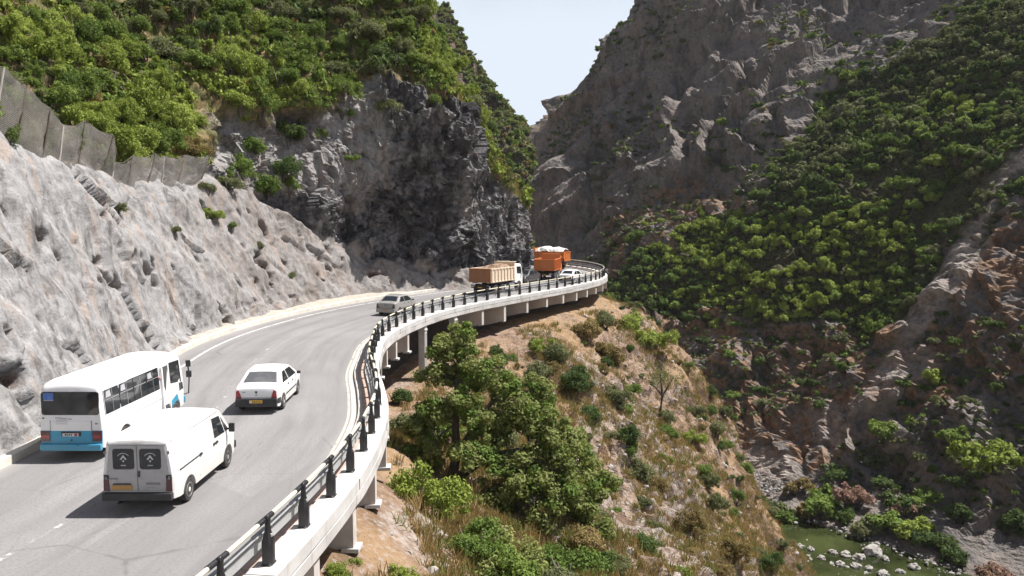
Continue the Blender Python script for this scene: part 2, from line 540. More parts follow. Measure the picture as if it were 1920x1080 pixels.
A_BASE = np.array(A_BASE, float); A_PROF = np.array(A_PROF, float)
_fine = catmull(A_BASE, np.linspace(0, len(A_BASE) - 1, 281))
_tt = tangents(_fine)
for _ in range(60):
    _tt[1:-1] = (_tt[:-2] + _tt[1:-1] * 2 + _tt[2:]) / 4
_tt /= np.linalg.norm(_tt, axis=1, keepdims=True)
def A_surface(U, V):
    """smooth guide surface; U in columns 0..14, V in rows 0..9 (1-d arrays, outer grid)"""
    b = catmull(A_BASE, U)
    i = U / (len(A_BASE) - 1) * 280
    tx = np.interp(i, np.arange(281), _tt[:, 0]); ty = np.interp(i, np.arange(281), _tt[:, 1])
    prof_u = catmull(A_PROF.reshape(len(A_PROF), -1), U).reshape(len(U), 10, 2)
    pv = catmull(np.transpose(prof_u, (1, 0, 2)).reshape(10, -1), V).reshape(len(V), len(U), 2)
    g = np.zeros((len(U), len(V), 3))
    nn = pv[:, :, 0].T
    g[:, :, 0] = b[:, 0:1] - ty[:, None] * nn
    g[:, :, 1] = b[:, 1:2] + tx[:, None] * nn
    g[:, :, 2] = pv[:, :, 1].T
    return g
def dens(n, knots):
    """parameter samples with a given density"""
    x = np.array([k[0] for k in knots], float); d = np.array([k[1] for k in knots], float)
    q = np.linspace(x[0], x[-1], 4000)
    c = np.concatenate([[0], np.cumsum((np.interp(q, x, d)[1:] + np.interp(q, x, d)[:-1]) / 2)])
    return np.interp(np.linspace(0, c[-1], n), c, q)
AU = dens(860, [(0, .25), (1.2, .4), (2.0, 1.1), (5, 1.1), (9, 1.15), (11, .9), (12, .4), (14, .2)])
AV = dens(215, [(0, 1), (4, 1.35), (6, 1.35), (7, .9), (9, .6)])
A_G = A_surface(AU, AV)
A_N = grid_normals(A_G)
_p = A_G.reshape(-1, 3)
_U = np.repeat(AU, len(AV)); _V = np.tile(AV, len(AU))
# wall of sprayed concrete ends on a slanting line below the cliff
_edge = np.interp(_U, [0, 5.6, 6.2, 6.7, 7.3, 8.2, 9, 14], [4.6, 4.6, 3.9, 2.9, 1.9, 1.2, .8, .8]) + 0.35 * fbm(_p * 0.25, 3, 91)
a_shot = 1 - sstep(-.12, .12, _V - _edge)
_stop = np.interp(_U, [0, 5.5, 6.3, 7, 8, 8.7, 9.3, 10, 14], [4.75, 4.9, 5.7, 6.1, 6.1, 5.7, 4.6, 3.4, 3.2]) + 0.5 * fbm(_p * 0.2, 3, 77)
a_soil = sstep(-.15, .25, _V - _stop)
a_rock = (1 - a_shot) * (1 - a_soil)
# displacement
f1, d1, c1 = facets(_p * np.array([.27, .27, .2]), 3, .9)
f2, d2, c2 = facets(_p * np.array([.95, .95, .7]) + 5, 13, .9)
f3, d3, c3 = facets(_p * 2.3 + 9, 33, .8)
big = fbm(_p * .11, 3, 1)
sk = np.stack([_p[:, 0], _p[:, 1] + .5 * _p[:, 2], _p[:, 2]], 1)
h_shot = .42 * fbm(sk * np.array([.22, .22, .12]), 3, 21) + .42 * ridged(sk * np.array([.30, .30, .09]), 3, 41) + .07 * f2 + .04 * f3 + .42 * facets(sk * np.array([.21, .21, .13]) + 1, 45, .9)[0] + .16 * f1 + .03 * ridged(_p * 1.3, 3, 43)
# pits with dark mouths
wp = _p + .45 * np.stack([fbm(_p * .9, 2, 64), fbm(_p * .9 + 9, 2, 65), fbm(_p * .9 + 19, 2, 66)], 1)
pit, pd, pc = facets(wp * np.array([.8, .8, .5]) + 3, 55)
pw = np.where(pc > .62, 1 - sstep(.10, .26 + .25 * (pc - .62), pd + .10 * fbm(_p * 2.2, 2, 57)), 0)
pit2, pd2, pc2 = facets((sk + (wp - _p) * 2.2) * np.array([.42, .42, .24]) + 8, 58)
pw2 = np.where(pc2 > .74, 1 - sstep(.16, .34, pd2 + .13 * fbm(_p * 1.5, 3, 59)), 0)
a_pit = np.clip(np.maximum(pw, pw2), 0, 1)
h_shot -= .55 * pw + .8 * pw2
calm = 1 - .55 * sstep(8.5, 9.3, _U)
fb, _, _ = facets(_p * np.array([.13, .13, .1]) + 2, 4, .9)
h_rock = (1.2 * fb + 1.5 * f1 + .6 * f2 + 1.8 * fbm(_p * .085, 2, 63)) * calm + .24 * f3 + .9 * ridged(_p * np.array([.25, .25, .12]), 4, 61) + .9 * big
h_soil = 1.3 * fbm(_p * .16, 4, 71) + .5 * fbm(_p * .6, 3, 73) + .25 * f2
pale = np.clip(a_rock * sstep(.1, .5, fbm(_p * .13 + 2, 3, 15) + .95 * (1 - sstep(7.0, 7.6, _U)) * sstep(3.4, 4.4, _V) - .35), 0, 1)
h_rock = h_rock * (1 - .5 * pale) + .8 * pale * h_shot
h = a_shot * h_shot + a_rock * h_rock + a_soil * h_soil * (1 - a_shot)
h *= sstep(0.15, 1.1, _V) * (1 - .0 * _V)
A_D = (_p + A_N.reshape(-1, 3) * h[:, None]).reshape(A_G.shape)
qs = grid_quads(len(AU), len(AV))
sm = (a_shot.reshape(-1)[qs].mean(1) > .5) | (a_soil[qs].mean(1) > .5)
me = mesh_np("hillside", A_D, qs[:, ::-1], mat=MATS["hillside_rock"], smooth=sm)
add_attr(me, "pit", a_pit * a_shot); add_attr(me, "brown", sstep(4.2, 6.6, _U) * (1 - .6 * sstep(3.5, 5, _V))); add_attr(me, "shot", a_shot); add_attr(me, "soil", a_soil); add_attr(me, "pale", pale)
hillside = tag(link("hillside", me), "grey sprayed-concrete wall and dark crag under a green slope left of road", kind="structure")
def A_at(u, v):
    """displaced surface point and normal at guide coordinates"""
    i = int(np.clip(np.searchsorted(AU, u), 1, len(AU) - 2)); j = int(np.clip(np.searchsorted(AV, v), 1, len(AV) - 2))
    return A_D[i, j], A_N[i, j]

# ---------------------------------------------------------------- valley: one smooth height function for spur, river bed and right mountain
ctrl = []
def C(px, py, Y): ctrl.append(P(px, py, Y))
def CW(x, y, z): ctrl.append(np.array([x, y, z], float))
# ground under the road
for y, z in ((-8, -1.6), (2, -1.7), (10, -1.8), (17, -1.75), (22, -1.75), (27, -1.9), (33, -2.4), (39, -3.4), (45, -4.5), (51, -5.2), (57, -4.6), (63, -3.7), (69, -3.4), (76, -3.0), (83, -2.9), (90, -2.9), (96, -3.0)):
    s = s_at_y(y)
    for o, dz in ((0.5, 0), (-4.5, .35)):
        q = at_line(s, o); CW(q[0], q[1], z + dz)
for s_, o, z in ((s_at_y(96) + 8, 1, -4), (s_at_y(96) + 16, 1, -5), (s_at_y(96) + 26, 1, -5), (s_at_y(96) + 26, -6, -3)):
    q = at_line(s_, o); CW(q[0], q[1], z)
CW(20, 106, -17); CW(16, 122, -18); CW(9, 138, -20); CW(-2, 145, -12)
CW(-25, 0, -1.5); CW(-25, 40, -3); CW(-25, 80, -3); CW(-15, 110, -3); CW(-20, 140, -4)
# spur
for a in ((870, 1080, 24.2), (1050, 1080, 29), (1250, 1080, 38), (1400, 1080, 48.5), (1466, 1075, 56), (1100, 800, 62), (1000, 650, 71), (1150, 600, 91), (1200, 700, 81), (1270, 680, 90),
          (1300, 850, 73), (1362, 850, 78), (1398, 1000, 63), (1170, 950, 54), (900, 850, 42), (1000, 950, 40), (820, 980, 30), (1150, 565, 97), (1220, 610, 95)):
    C(*a)
for a in ((1362, 850, 78), (1398, 1000, 63), (1466, 1075, 56), (1270, 680, 90)):
    q = P(*a); CW(q[0] + 5, q[1] + 3, q[2] - 7.5); CW(q[0] - 2, q[1] - 1.2, q[2] + .9)
CW(24, 40, -23); CW(20, 24, -17); CW(12, 12, -11); CW(4, 4, -6); CW(10, -6, -9); CW(30, 10, -25)
# left bank and bed of the river
for x, y in ((27, 118), (28.5, 108), (33, 96), (38, 82), (45, 66), (54, 48), (62, 25), (66, 0)):
    CW(x, y, -36.3)
for x, y in ((33, 116), (37, 101), (44, 88), (52, 72), (62, 52), (74, 30), (80, 0), (26, 128), (18, 142), (11, 160), (8, 200), (6, 260), (5, 330)):
    CW(x, y, -38.0 if y < 130 else -36.5)
for px, py in ((1430, 962), (1500, 982), (1600, 1008), (1700, 1042), (1790, 1076)):
    ctrl.append(G(px, py, -36.2))
for x, y in ((60, 86), (70, 70), (82, 50), (94, 28), (100, 0)):
    CW(x, y, -36)
for px, py in ((1440, 895), (1520, 920), (1640, 962), (1760, 1010)):
    ctrl.append(G(px, py, -34))
# right mountain
for a in ((1900, 700, 112), (1900, 880, 104), (1750, 850, 111), (1600, 850, 118), (1450, 790, 134), (1330, 790, 140), (1900, 500, 124), (1900, 300, 140), (1900, 30, 168), (1920, 150, 154),
          (2200, 300, 116), (2200, 700, 94), (2300, 0, 150), (2250, 930, 84), (1700, 620, 125), (1510, 780, 126), (1800, 420, 134), (1600, 600, 144), (1650, 400, 154), (1500, 500, 153), (1400, 500, 161),
          (1300, 620, 162), (1400, 650, 149), (1200, 560, 172), (1200, 470, 184), (1500, 300, 178), (1700, 200, 172), (1560, 180, 194), (1800, 80, 178),
          (1150, 480, 196), (1050, 475, 226), (1000, 455, 258), (1034, 310, 284), (1050, 262, 298), (1092, 205, 300), (1160, 110, 294), (1258, 0, 286), (1335, -120, 279), (1100, 350, 249), (1200, 300, 228),
          (1250, 150, 244), (1350, 0, 249), (1350, 250, 211), (1450, 150, 216), (1300, 400, 196), (1520, 80, 244), (1580, 130, 226), (1600, 0, 262), (1750, 0, 226), (1750, -150, 250), (1950, -150, 204),
          (2300, -300, 190), (2600, 100, 110), (2600, 700, 70)):
    C(*a)
for x, y, z in ((28, 345, 45), (60, 345, 75), (95, 340, 95), (150, 330, 110), (10, 340, 5), (220, 260, 130), (260, 180, 110), (250, 90, 100), (200, 30, 70), (230, -20, 90), (140, 0, 10), (30, -20, -20)):
    CW(x, y, z)
ctrl = np.array(ctrl)
def _tps(r2):
    return 0.5 * r2 * np.log(r2 + 1e-9)
_S = 100.0
_X = ctrl[:, :2] / _S
_K = _tps(((_X[:, None] - _X[None]) ** 2).sum(2)) + np.eye(len(_X)) * 4e-4
_Q = np.concatenate([np.ones((len(_X), 1)), _X], 1)
_M = np.block([[_K, _Q], [_Q.T, np.zeros((3, 3))]])
_w = np.linalg.solve(_M, np.concatenate([ctrl[:, 2], np.zeros(3)]))
def H(x, y):
    x = np.asarray(x, float); y = np.asarray(y, float)
    q = np.stack([x.ravel(), y.ravel()], 1) / _S
    out = np.zeros(len(q))
    for a in range(0, len(q), 20000):
        b = q[a:a + 20000]
        out[a:a + 20000] = _tps(((b[:, None] - _X[None]) ** 2).sum(2)) @ _w[:-3] + _w[-3] + b @ _w[-2:]
    return out.reshape(x.shape)
# middle of the river, x as a function of y
RIV_Y = [-40, 0, 30, 52, 72, 88, 101, 110, 116, 128, 142, 160, 200, 260, 330, 400]
RIV_X = [92, 80, 74, 62, 52, 44, 37.5, 34, 32, 26, 18, 11, 8, 6, 5, 5]

# spur below the road
I96 = int(np.argmax(PL[:, 1] > 96))
cy = dens(330, [(-10, .3), (14, 1.1), (40, 1.25), (75, 1.1), (110, .8), (150, .4)])
ct = np.linspace(0, 1, 230) ** 1.05
xl = np.interp(cy, PL[:I96, 1], PL[:I96, 0]) - 5.0
xl = np.where(cy > 96, np.interp(cy, [96, 120, 150], [xl[np.argmax(cy > 96) - 1], -6, -8]), xl)
xr = np.interp(cy, RIV_Y, RIV_X)
cx = xl[:, None] + (xr - xl)[:, None] * ct[None]
CY = np.repeat(cy[:, None], len(ct), 1)
base = np.stack([cx, CY, H(cx, CY)], 2)
nrm = grid_normals(base); nrm *= np.sign(nrm[:, :, 2:3])
_p = base.reshape(-1, 3)
f1, _, k1 = facets(_p * .28, 103, .9)
f2, _, k2 = facets(_p * .8 + 4, 113, .9)
f3, _, k3 = facets(_p * 2.1 + 4, 123, .8)
outcrop = sstep(.0, .5, fbm(_p * .09 + 7, 3, 131))
below = -_p[:, 2]
_pl_i = np.interp(cy, PL[:I96, 1], PL[:I96, 0])
dist_road = (cx - _pl_i[:, None]).reshape(-1)
amp = sstep(.3, 5, dist_road) * sstep(0.5, 4, _p[:, 2] + 37)
h = (1.2 * fbm(_p * .12, 4, 141) + (.6 * f1 + .35 * f2) * (.25 + .8 * outcrop) + .2 * f3 + .55 * ridged(_p * .3, 3, 151)) * (.15 + .85 * amp) * sstep(-4, 1.0, dist_road)
C_D = (_p + nrm.reshape(-1, 3) * h[:, None]).reshape(base.shape)
me = mesh_np("river_bank_slope", C_D, grid_quads(*cx.shape)[:, ::-1], mat=MATS["spur_earth"], smooth=False)
add_attr(me, "pale", .55 * sstep(.1, .6, outcrop * (k2 > .35) * (k1 + .3)))
add_attr(me, "dark", np.clip(sstep(.1, .5, fbm(_p * .15 + 19, 3, 161)) * .75 * sstep(4, 9, dist_road), 0, 1))
tag(link("river_bank_slope", me), "dry stony spur dropping from the road to the river", kind="structure")
def C_z(x, y):
    """height of the displaced spur (nearest grid vertex)"""
    i = int(np.clip(np.searchsorted(cy, y), 0, len(cy) - 1))
    j = int(np.argmin(np.abs(C_D[i, :, 0] - x)))
    return C_D[i, j, 2]

# right mountain
by = dens(420, [(10, .35), (80, 1), (130, 1.3), (200, 1.1), (300, .9), (360, .5)])
bt = dens(330, [(0, 1.6), (.25, 1.5), (.5, 1.0), (1, .4)])
xr = np.interp(by, RIV_Y, RIV_X)
wid = np.interp(by, [10, 100, 360], [150, 190, 230])
bx = xr[:, None] + wid[:, None] * bt[None]
BY = np.repeat(by[:, None], len(bt), 1)
base = np.stack([bx, BY, H(bx, BY)], 2)
nrm = grid_normals(base); nrm *= np.sign(nrm[:, :, 2:3])
_p = base.reshape(-1, 3)
_pr = project(_p)
veg_poly = [(1170, 560), (1190, 470), (1300, 430), (1390, 390), (1440, 330), (1510, 260), (1560, 165), (1680, 95), (1830, 35), (2000, -60), (2600, -160), (2600, 400), (1930, 300), (1860, 400), (1760, 520), (1670, 620), (1560, 590), (1450, 600), (1330, 560), (1240, 600)]
veg = in_poly(_pr[:, 0] + 70 * fbm(_p * .05, 4, 5), _pr[:, 1] + 70 * fbm(_p * .05 + 9, 4, 6), veg_poly).astype(float)
# rocks tilt: ribs run down the face
rib = np.stack([_p[:, 0] * .75 + _p[:, 2] * .25, _p[:, 1], _p[:, 2] * .3 - _p[:, 0] * .2], 1)
f1, _, k1 = facets(_p * np.array([.07, .07, .045]), 203, .9)
f2, _, k2 = facets(_p * np.array([.2, .2, .13]) + 4, 213, .9)
f3, _, k3 = facets(_p * .5 + 4, 223, .8)
rv = ridged(np.stack([_p[:, 1] * .055 + _p[:, 0] * .02, _p[:, 2] * .012 + _p[:, 0] * .01, _p[:, 0] * .0], 1), 4, 231, .55)
far = sstep(150, 230, _p[:, 1])
h = (6.5 * far + 2.2) * rv + (2.2 - .9 * far) * f1 + (1.2 - .7 * far) * f2 + (.45 - .25 * far) * f3 + 2.0 * fbm(_p * .05, 3, 241)
sco = _p[:, 0] * .80 - _p[:, 2] * .52 + _p[:, 1] * .30
wv = fbm(_p * .03, 3, 261)
def saw(x): 
    f_ = x - np.floor(x)
    return np.where(f_ < .82, f_ / .82, (1 - f_) / .18)
b1 = saw(sco / 11 + wv * 1.2); b2 = saw(sco / 4.1 + wv * 2.2 + .3)
bed_n = fbm(np.stack([sco * .45, wv * 2 + _p[:, 2] * .02, _p[:, 1] * .03], 1), 4, 263)
h += (1 - .85 * veg) * (3.4 * b1 * (.4 + far) + 1.2 * b2)
h -= np.median(h) * .9
h *= sstep(0, 9, _p[:, 2] + 37) * (1 - .35 * veg)
f4, _, _ = facets(_p * .95 + 4, 227, .8)
h += (.42 * f4 + .25 * ridged(_p * .8, 2, 229)) * (1 - sstep(150, 210, _p[:, 1])) * sstep(0, 5, _p[:, 2] + 36)
B_D = (_p + nrm.reshape(-1, 3) * h[:, None]).reshape(base.shape)
me = mesh_np("mountain", B_D, grid_quads(*bx.shape)[:, ::-1], mat=MATS["mountain_rock"], smooth=False)
pp = project(B_D.reshape(-1, 3))
add_attr(me, "soil", veg); add_attr(me, "bed", .5 + .5 * np.clip(bed_n, -1, 1))
dryp = in_poly(pp[:, 0], pp[:, 1], [(1130, 600), (1130, 420), (1280, 330), (1420, 380), (1300, 470), (1330, 560), (1450, 610), (1600, 610), (1750, 560), (1900, 380), (2500, 300), (2500, 700), (1900, 700), (1700, 780), (1500, 900), (1350, 900), (1250, 700)]).astype(float)
add_attr(me, "dry", np.clip(dryp * .9 + .22, 0, 1))
def band(poly, w):
    poly = np.array(poly, float)
    d = np.full(len(pp), 1e9)
    for a, b in zip(poly[:-1], poly[1:]):
        ab = b - a
        t = np.clip(((pp[:, :2] - a) @ ab) / (ab @ ab), 0, 1)
        d = np.minimum(d, np.linalg.norm(pp[:, :2] - (a + t[:, None] * ab), axis=1))
    return 1 - sstep(w * .4, w, d + w * .5 * fbm(_p * .15, 2, 251))
slide = np.maximum.reduce([band([(1915, 300), (1850, 400), (1780, 500), (1700, 620), (1660, 700)], 34), band([(1700, 680), (1640, 760), (1540, 800)], 60) * .8, band([(1400, 900), (1470, 880)], 45)])
add_attr(me, "pale", np.clip(slide * (.4 + .6 * k3), 0, 1))
tag(link("mountain", me), "steep rocky mountain across the river with wooded flank", kind="structure")

# ridges far up the gorge
def ridge(name, pts, label, seed, amp, mat):
    g = np.array(pts, float)
    nv = 120; nu = 120
    a = catmull(g.reshape(len(g), -1), nu).reshape(nu, g.shape[1], 3)
    b = catmull(np.transpose(a, (1, 0, 2)).reshape(g.shape[1], -1), nv).reshape(nv, nu, 3)
    n = grid_normals(b)
    q = b.reshape(-1, 3)
    sc = 1.0 / (amp * 9)
    hh = amp * (1.2 * fbm(q * sc, 4, seed) + facets(q * sc * 2.2, seed + 3)[0] + .5 * facets(q * sc * 6, seed + 5)[0])
    q = q + n.reshape(-1, 3) * hh[:, None]
    me = mesh_np(name, q, grid_quads(nv, nu), mat=mat, smooth=False)
    for k, v in (("bed", .5), ("soil", .45), ("dry", .8), ("pale", 0.0)):
        add_attr(me, k, np.full(len(q), v))
    o = tag(link(name, me), label, kind="structure")
    o_pts[name] = q
    return o
o_pts = {}
def K(px, py, Y): return list(P(px, py, Y))
ridge("distant_hill", [[K(1000, 560, 190), K(940, 520, 180), K(800, 520, 170)],
                       [K(984, 400, 205), K(950, 400, 190), K(800, 400, 178)],
                       [K(990, 320, 222), K(950, 320, 205), K(800, 300, 190)],
                       [K(1003, 262, 240), K(960, 262, 222), K(800, 230, 205)],
                       [K(962, 195, 252), K(930, 200, 236), K(780, 130, 220)],
                       [K(903, 128, 262), K(870, 120, 250), K(740, 0, 240)],
                       [K(840, 20, 275), K(800, 0, 265), K(700, -120, 255)]], "green and tan hill behind the left crag", 301, 2.4, MATS["mountain_rock"])
ridge("far_ridge", [[K(900, 330, 640), K(960, 330, 640), K(1040, 330, 640), K(1150, 330, 640)],
                    [K(900, 300, 680), K(960, 285, 680), K(1040, 270, 680), K(1150, 260, 680)],
                    [K(900, 275, 720), K(985, 246, 720), K(1030, 215, 720), K(1150, 170, 720)],
                    [K(900, 300, 800), K(985, 290, 800), K(1030, 270, 800), K(1150, 240, 800)]], "far blue ridge closing the gorge", 331, 5, MATS["mountain_rock"])

# ground sheet far below everything, to the horizon
me = mesh_np("ground", [(-3000, -1500, -42), (3000, -1500, -42), (3000, 5000, -42), (-3000, 5000, -42)], [[0, 1, 2, 3]], mat=MATS["spur_earth"])
add_attr(me, "dark", [0] * 4); add_attr(me, "pale", [0] * 4)
tag(link("ground", me), kind="structure")
# river
def m_water():
    t = NT("river_water")
    p = t.geo()
    n = t.noise(t.mapping(p, (1, 1, 1)), 1.4, 4, 0.6, 0.5)
    c = t.ramp(t.noise(p, 0.16, 4, 0.6), [(0.35, (0.016, 0.021, 0.007)), (0.6, (0.048, 0.058, 0.02))])
    return t.done(t.bsdf(c, 0.10, t.bump(n, 0.35, 0.06), spec=0.5))
m_water()
ry = np.linspace(-20, 330, 160)
rx = np.interp(ry, RIV_Y, RIV_X)
g = np.zeros((160, 9, 3))
for j, o in enumerate(np.linspace(-24, 24, 9)):
    g[:, j, 0] = rx + o; g[:, j, 1] = ry; g[:, j, 2] = -36.0
tag(link("river", mesh_np("river", g, grid_quads(160, 9)[:, ::-1], mat=MATS["river_water"])), "shallow green river in the gorge bottom", kind="structure")
# ---------------------------------------------------------------- road and bridge materials
def m_asphalt():
    t = NT("asphalt")
    p = t.geo()
    # uv.x = offset across the road, uv.y = metres along it
    uv = t.n('ShaderNodeUVMap').outputs[0]
    sep = t.n('ShaderNodeSeparateXYZ'); t.l(uv, sep.inputs[0])
    n1 = t.noise(p, 0.22, 4, 0.6)
    n2 = t.noise(t.mapping(uv, (1.4, 0.10, 1)), 1.0, 4, 0.6, 0.3)
    n3 = t.noise(p, 14.0, 3, 0.7)
    c = t.ramp(n1, [(0.3, (0.205, 0.197, 0.197)), (0.7, (0.25, 0.24, 0.24))])
    c = t.mix(t.ramp(n2, [(0.36, 0.55), (0.5, 0.0)]), c, (0.175, 0.168, 0.165))
    c = t.mix(t.ramp(n2, [(0.56, 0.0), (0.7, 0.5)]), c, (0.285, 0.274, 0.272))
    c = t.mix(t.ramp(n3, [(0.38, 0.5), (0.52, 0.0)]), c, (0.13, 0.126, 0.124))
    # polished wheel tracks and the dark oil strip between them
    tr_ = t.math('ADD', sep.outputs[0], t.math('MULTIPLY', t.math('SUBTRACT', n1, 0.5), 1.2))
    wv = t.math('SINE', t.math('MULTIPLY', tr_, 3.3))
    c = t.mix(t.math('MULTIPLY', t.ramp(wv, [(0.4, 0.0), (1.0, 0.5)]), t.ramp(n2, [(0.35, 1.0), (0.6, 0.3)])), c, (0.15, 0.145, 0.142))
    pt = t.voro(t.mapping(uv, (0.30, 0.075, 1)), 1.0, 'F1', 'Color')
    ps = t.n('ShaderNodeSeparateXYZ'); t.l(pt, ps.inputs[0])
    c = t.mix(t.ramp(ps.outputs[0], [(0.80, 0.0), (0.82, 0.38)]), c, (0.16, 0.155, 0.152))
    c = t.mix(t.ramp(t.noise(p, 2.6, 3, 0.6), [(0.70, 0.0), (0.74, 0.5)]), c, (0.11, 0.107, 0.105))
    c = t.mix(t.ramp(t.math('MULTIPLY', t.math('ABSOLUTE', t.math('ADD', sep.outputs[0], 5.9)), 0.1), [(0.0, 0.0), (0.43, 0.0), (0.5, 0.45)]), c, (0.34, 0.32, 0.30))
    # hairline cracks and patched seams
    cr = t.voro(t.mapping(uv, (0.28, 0.13, 1)), 1.0, 'DISTANCE_TO_EDGE')
    crn = t.math('ADD', cr, t.math('MULTIPLY', t.math('SUBTRACT', t.noise(p, 1.3, 3), 0.5), 0.03))
    crk = t.math('MULTIPLY', t.ramp(crn, [(0.0, 0.5), (0.006, 0.0)]), t.ramp(t.noise(p, .15, 2), [(.45, 0.0), (.6, 1.0)]))
    c = t.mix(crk, c, (0.10, 0.097, 0.095))
    return t.done(t.bsdf(c, 0.85, t.bump(n3, 0.25, 0.01), spec=0.25))
def m_line(name, col, wear):
    t = NT(name)
    p = t.geo()
    n = t.noise(p, 3.0, 4, 0.7)
    b = t.bsdf(t.mix(t.ramp(n, [(0.35, 0.6), (0.55, 0.0)]), col, (0.35, 0.34, 0.32)), 0.8)
    tr = t.n('ShaderNodeBsdfTransparent')
    mx = t.n('ShaderNodeMixShader')
    t.l(t.ramp(t.noise(p, 1.7, 5, 0.75), [(wear - .06, 0.0), (wear + .08, 1.0)]), mx.inputs[0])
    t.l(tr.outputs[0], mx.inputs[1]); t.l(b.outputs[0], mx.inputs[2])
    return t.done(mx)
def m_concrete(name, lo, hi, stain=(0.25, 0.22, 0.2), amt=0.5, scale=1.0):
    t = NT(name)
    p = t.geo()
    n1 = t.noise(p, 0.9 * scale, 5, 0.65)
    n2 = t.noise(t.mapping(p, (2.5, 2.5, 0.5)), 1.5 * scale, 4, 0.6)
    n3 = t.noise(p, 16 * scale, 3, 0.6)
    c = t.ramp(n1, [(0.3, lo), (0.65, hi)])
    c = t.mix(t.ramp(n2, [(0.56, 0.0), (0.72, amt)]), c, stain)
    return t.done(t.bsdf(c, 0.88, t.bump(n3, 0.2, 0.01), spec=0.25))
def m_plain(name, col, rough=0.6, metal=0.0, spec=0.5, coat=0.0, dirt=0.0, dirtcol=(0.3, 0.27, 0.23), dscale=2.0):
    t = NT(name)
    if dirt:
        c = t.mix(t.ramp(t.noise(t.obj(), dscale, 5, 0.65), [(0.45, 0.0), (0.72, dirt)]), col, dirtcol)
    else:
        c = col
    return t.done(t.bsdf(c, rough, None, metal, spec, coat))
m_asphalt()
m_line("line_paint", (0.62, 0.61, 0.58), 0.40)
m_line("faded_line_paint", (0.44, 0.43, 0.42), 0.55)
m_line("yellow_line_paint", (0.42, 0.40, 0.35), 0.36)
m_concrete("white_concrete", (0.42, 0.41, 0.395), (0.56, 0.55, 0.535), (0.36, 0.33, 0.30), 0.7)
m_concrete("beam_concrete", (0.38, 0.365, 0.35), (0.52, 0.505, 0.485), (0.22, 0.195, 0.175), 0.85)
m_concrete("pier_concrete", (0.44, 0.40, 0.37), (0.58, 0.54, 0.50), (0.27, 0.235, 0.21), 0.5)
m_concrete("painted_shade_stone", (0.035, 0.031, 0.029), (0.075, 0.066, 0.06), (0.02, 0.018, 0.017), 0.6)  # retaining wall: shade under the deck put into the stone colour
m_concrete("kerb_concrete", (0.36, 0.335, 0.31), (0.47, 0.445, 0.415), (0.30, 0.26, 0.22), 0.55)
m_concrete("kerb_paint", (0.46, 0.425, 0.37), (0.60, 0.57, 0.51), (0.40, 0.33, 0.26), 0.55)
m_concrete("pink_paving", (0.34, 0.24, 0.19), (0.45, 0.335, 0.275), (0.30, 0.22, 0.18), 0.5)
m_concrete("verge_gravel", (0.28, 0.24, 0.20), (0.45, 0.40, 0.35), (0.2, 0.17, 0.14), 0.6, 2.5)
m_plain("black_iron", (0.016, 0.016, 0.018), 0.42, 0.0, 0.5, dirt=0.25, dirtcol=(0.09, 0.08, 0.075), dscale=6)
m_plain("cream_rail_paint", (0.66, 0.62, 0.47), 0.45, dirt=0.4, dirtcol=(0.42, 0.38, 0.28))
m_plain("grey_rail_paint", (0.36, 0.36, 0.355), 0.5, dirt=0.5, dirtcol=(0.28, 0.27, 0.26))

S0, S1 = 0.6, float(PLs[-1]) - 0.5
ROAD_IN, ROAD_W = -.80, 10.05       # road from offset -.80 to -10.85 off the post line
# carriageway
ss = np.arange(S0, S1, 0.5)
oo = np.linspace(ROAD_IN + .03, ROAD_IN - ROAD_W - .25, 15)
g = np.zeros((len(ss), len(oo), 3)); uvs = np.zeros((len(ss), len(oo), 2))
for j, o in enumerate(oo):
    g[:, j, :2] = at_line(ss, o)
    uvs[:, j, 0] = o; uvs[:, j, 1] = ss
q = grid_quads(len(ss), len(oo))[:, ::-1]
me = mesh_np("road", g, q, mat=MATS["asphalt"])
ul = me.uv_layers.new(name="UVMap")
vi = np.zeros(len(me.loops), np.int32); me.loops.foreach_get("vertex_index", vi)
ul.data.foreach_set("uv", uvs.reshape(-1, 2)[vi].astype(np.float32).ravel())
road = tag(link("road", me), "grey asphalt road curving along the cliff", kind="structure")
# painted lines, 4 mm above the asphalt
sy_line = s_at_y(40.0)
def line(name, o, w, mat, sa, sb, z=0.005):
    return strip(name, [(o + w / 2, z), (o - w / 2, z)], sa, sb, mat, 0.5, parent=road)
line("edge_line", ROAD_IN - .36, .10, MATS["yellow_line_paint"], S0, S1)
line("edge_line", ROAD_IN - ROAD_W + 1.15, .15, MATS["line_paint"], sy_line, S1)
line("centre_line", ROAD_IN - ROAD_W * .55, .13, MATS["faded_line_paint"], S0, S1)
# gutter along the railing, kerb, pink paved strip
strip("gutter", [(ROAD_IN + .02, .012), (ROAD_IN - .26, .008)], S0, S1, MATS["kerb_concrete"], parent=road)
kerb = strip("kerb", [(ROAD_IN, -.3), (ROAD_IN, .13), (ROAD_IN + .02, .15), (ROAD_IN + .18, .15), (ROAD_IN + .18, .1)], S0, S1, MATS["kerb_concrete"], .5)
tag(kerb, kind="structure")
pave = tag(strip("pavement", [(ROAD_IN + .18, .135), (-.28, .135)], S0, S1, MATS["kerb_concrete"]), "narrow paved strip between road and railing", kind="structure")
# the paving slabs themselves
tile_v = MB(); tile_v.box((0, 0, 0), (.30, .88, .03), bevel=.008); tile_me = tile_v.mesh("paving_slab", MATS["pink_paving"])
nt = 0
s = S0 + 12
while s < S0 + 75:
    d = line_dir(s)
    a = math.atan2(-d[0], d[1])
    for k in (-.455,):
        c = at_line(s, k)
        o = link("paving_slab", tile_me, pave)
        o.location = (c[0], c[1], .136); o.rotation_euler = (random.uniform(-.006, .006), random.uniform(-.006, .006), a)
        nt += 1
    s += .9
strip("paving_slab_run", [(-.31, .1515), (-.60, .1515)], S0 + 75, S1, MATS["pink_paving"], parent=pave).name = "paving_slab"

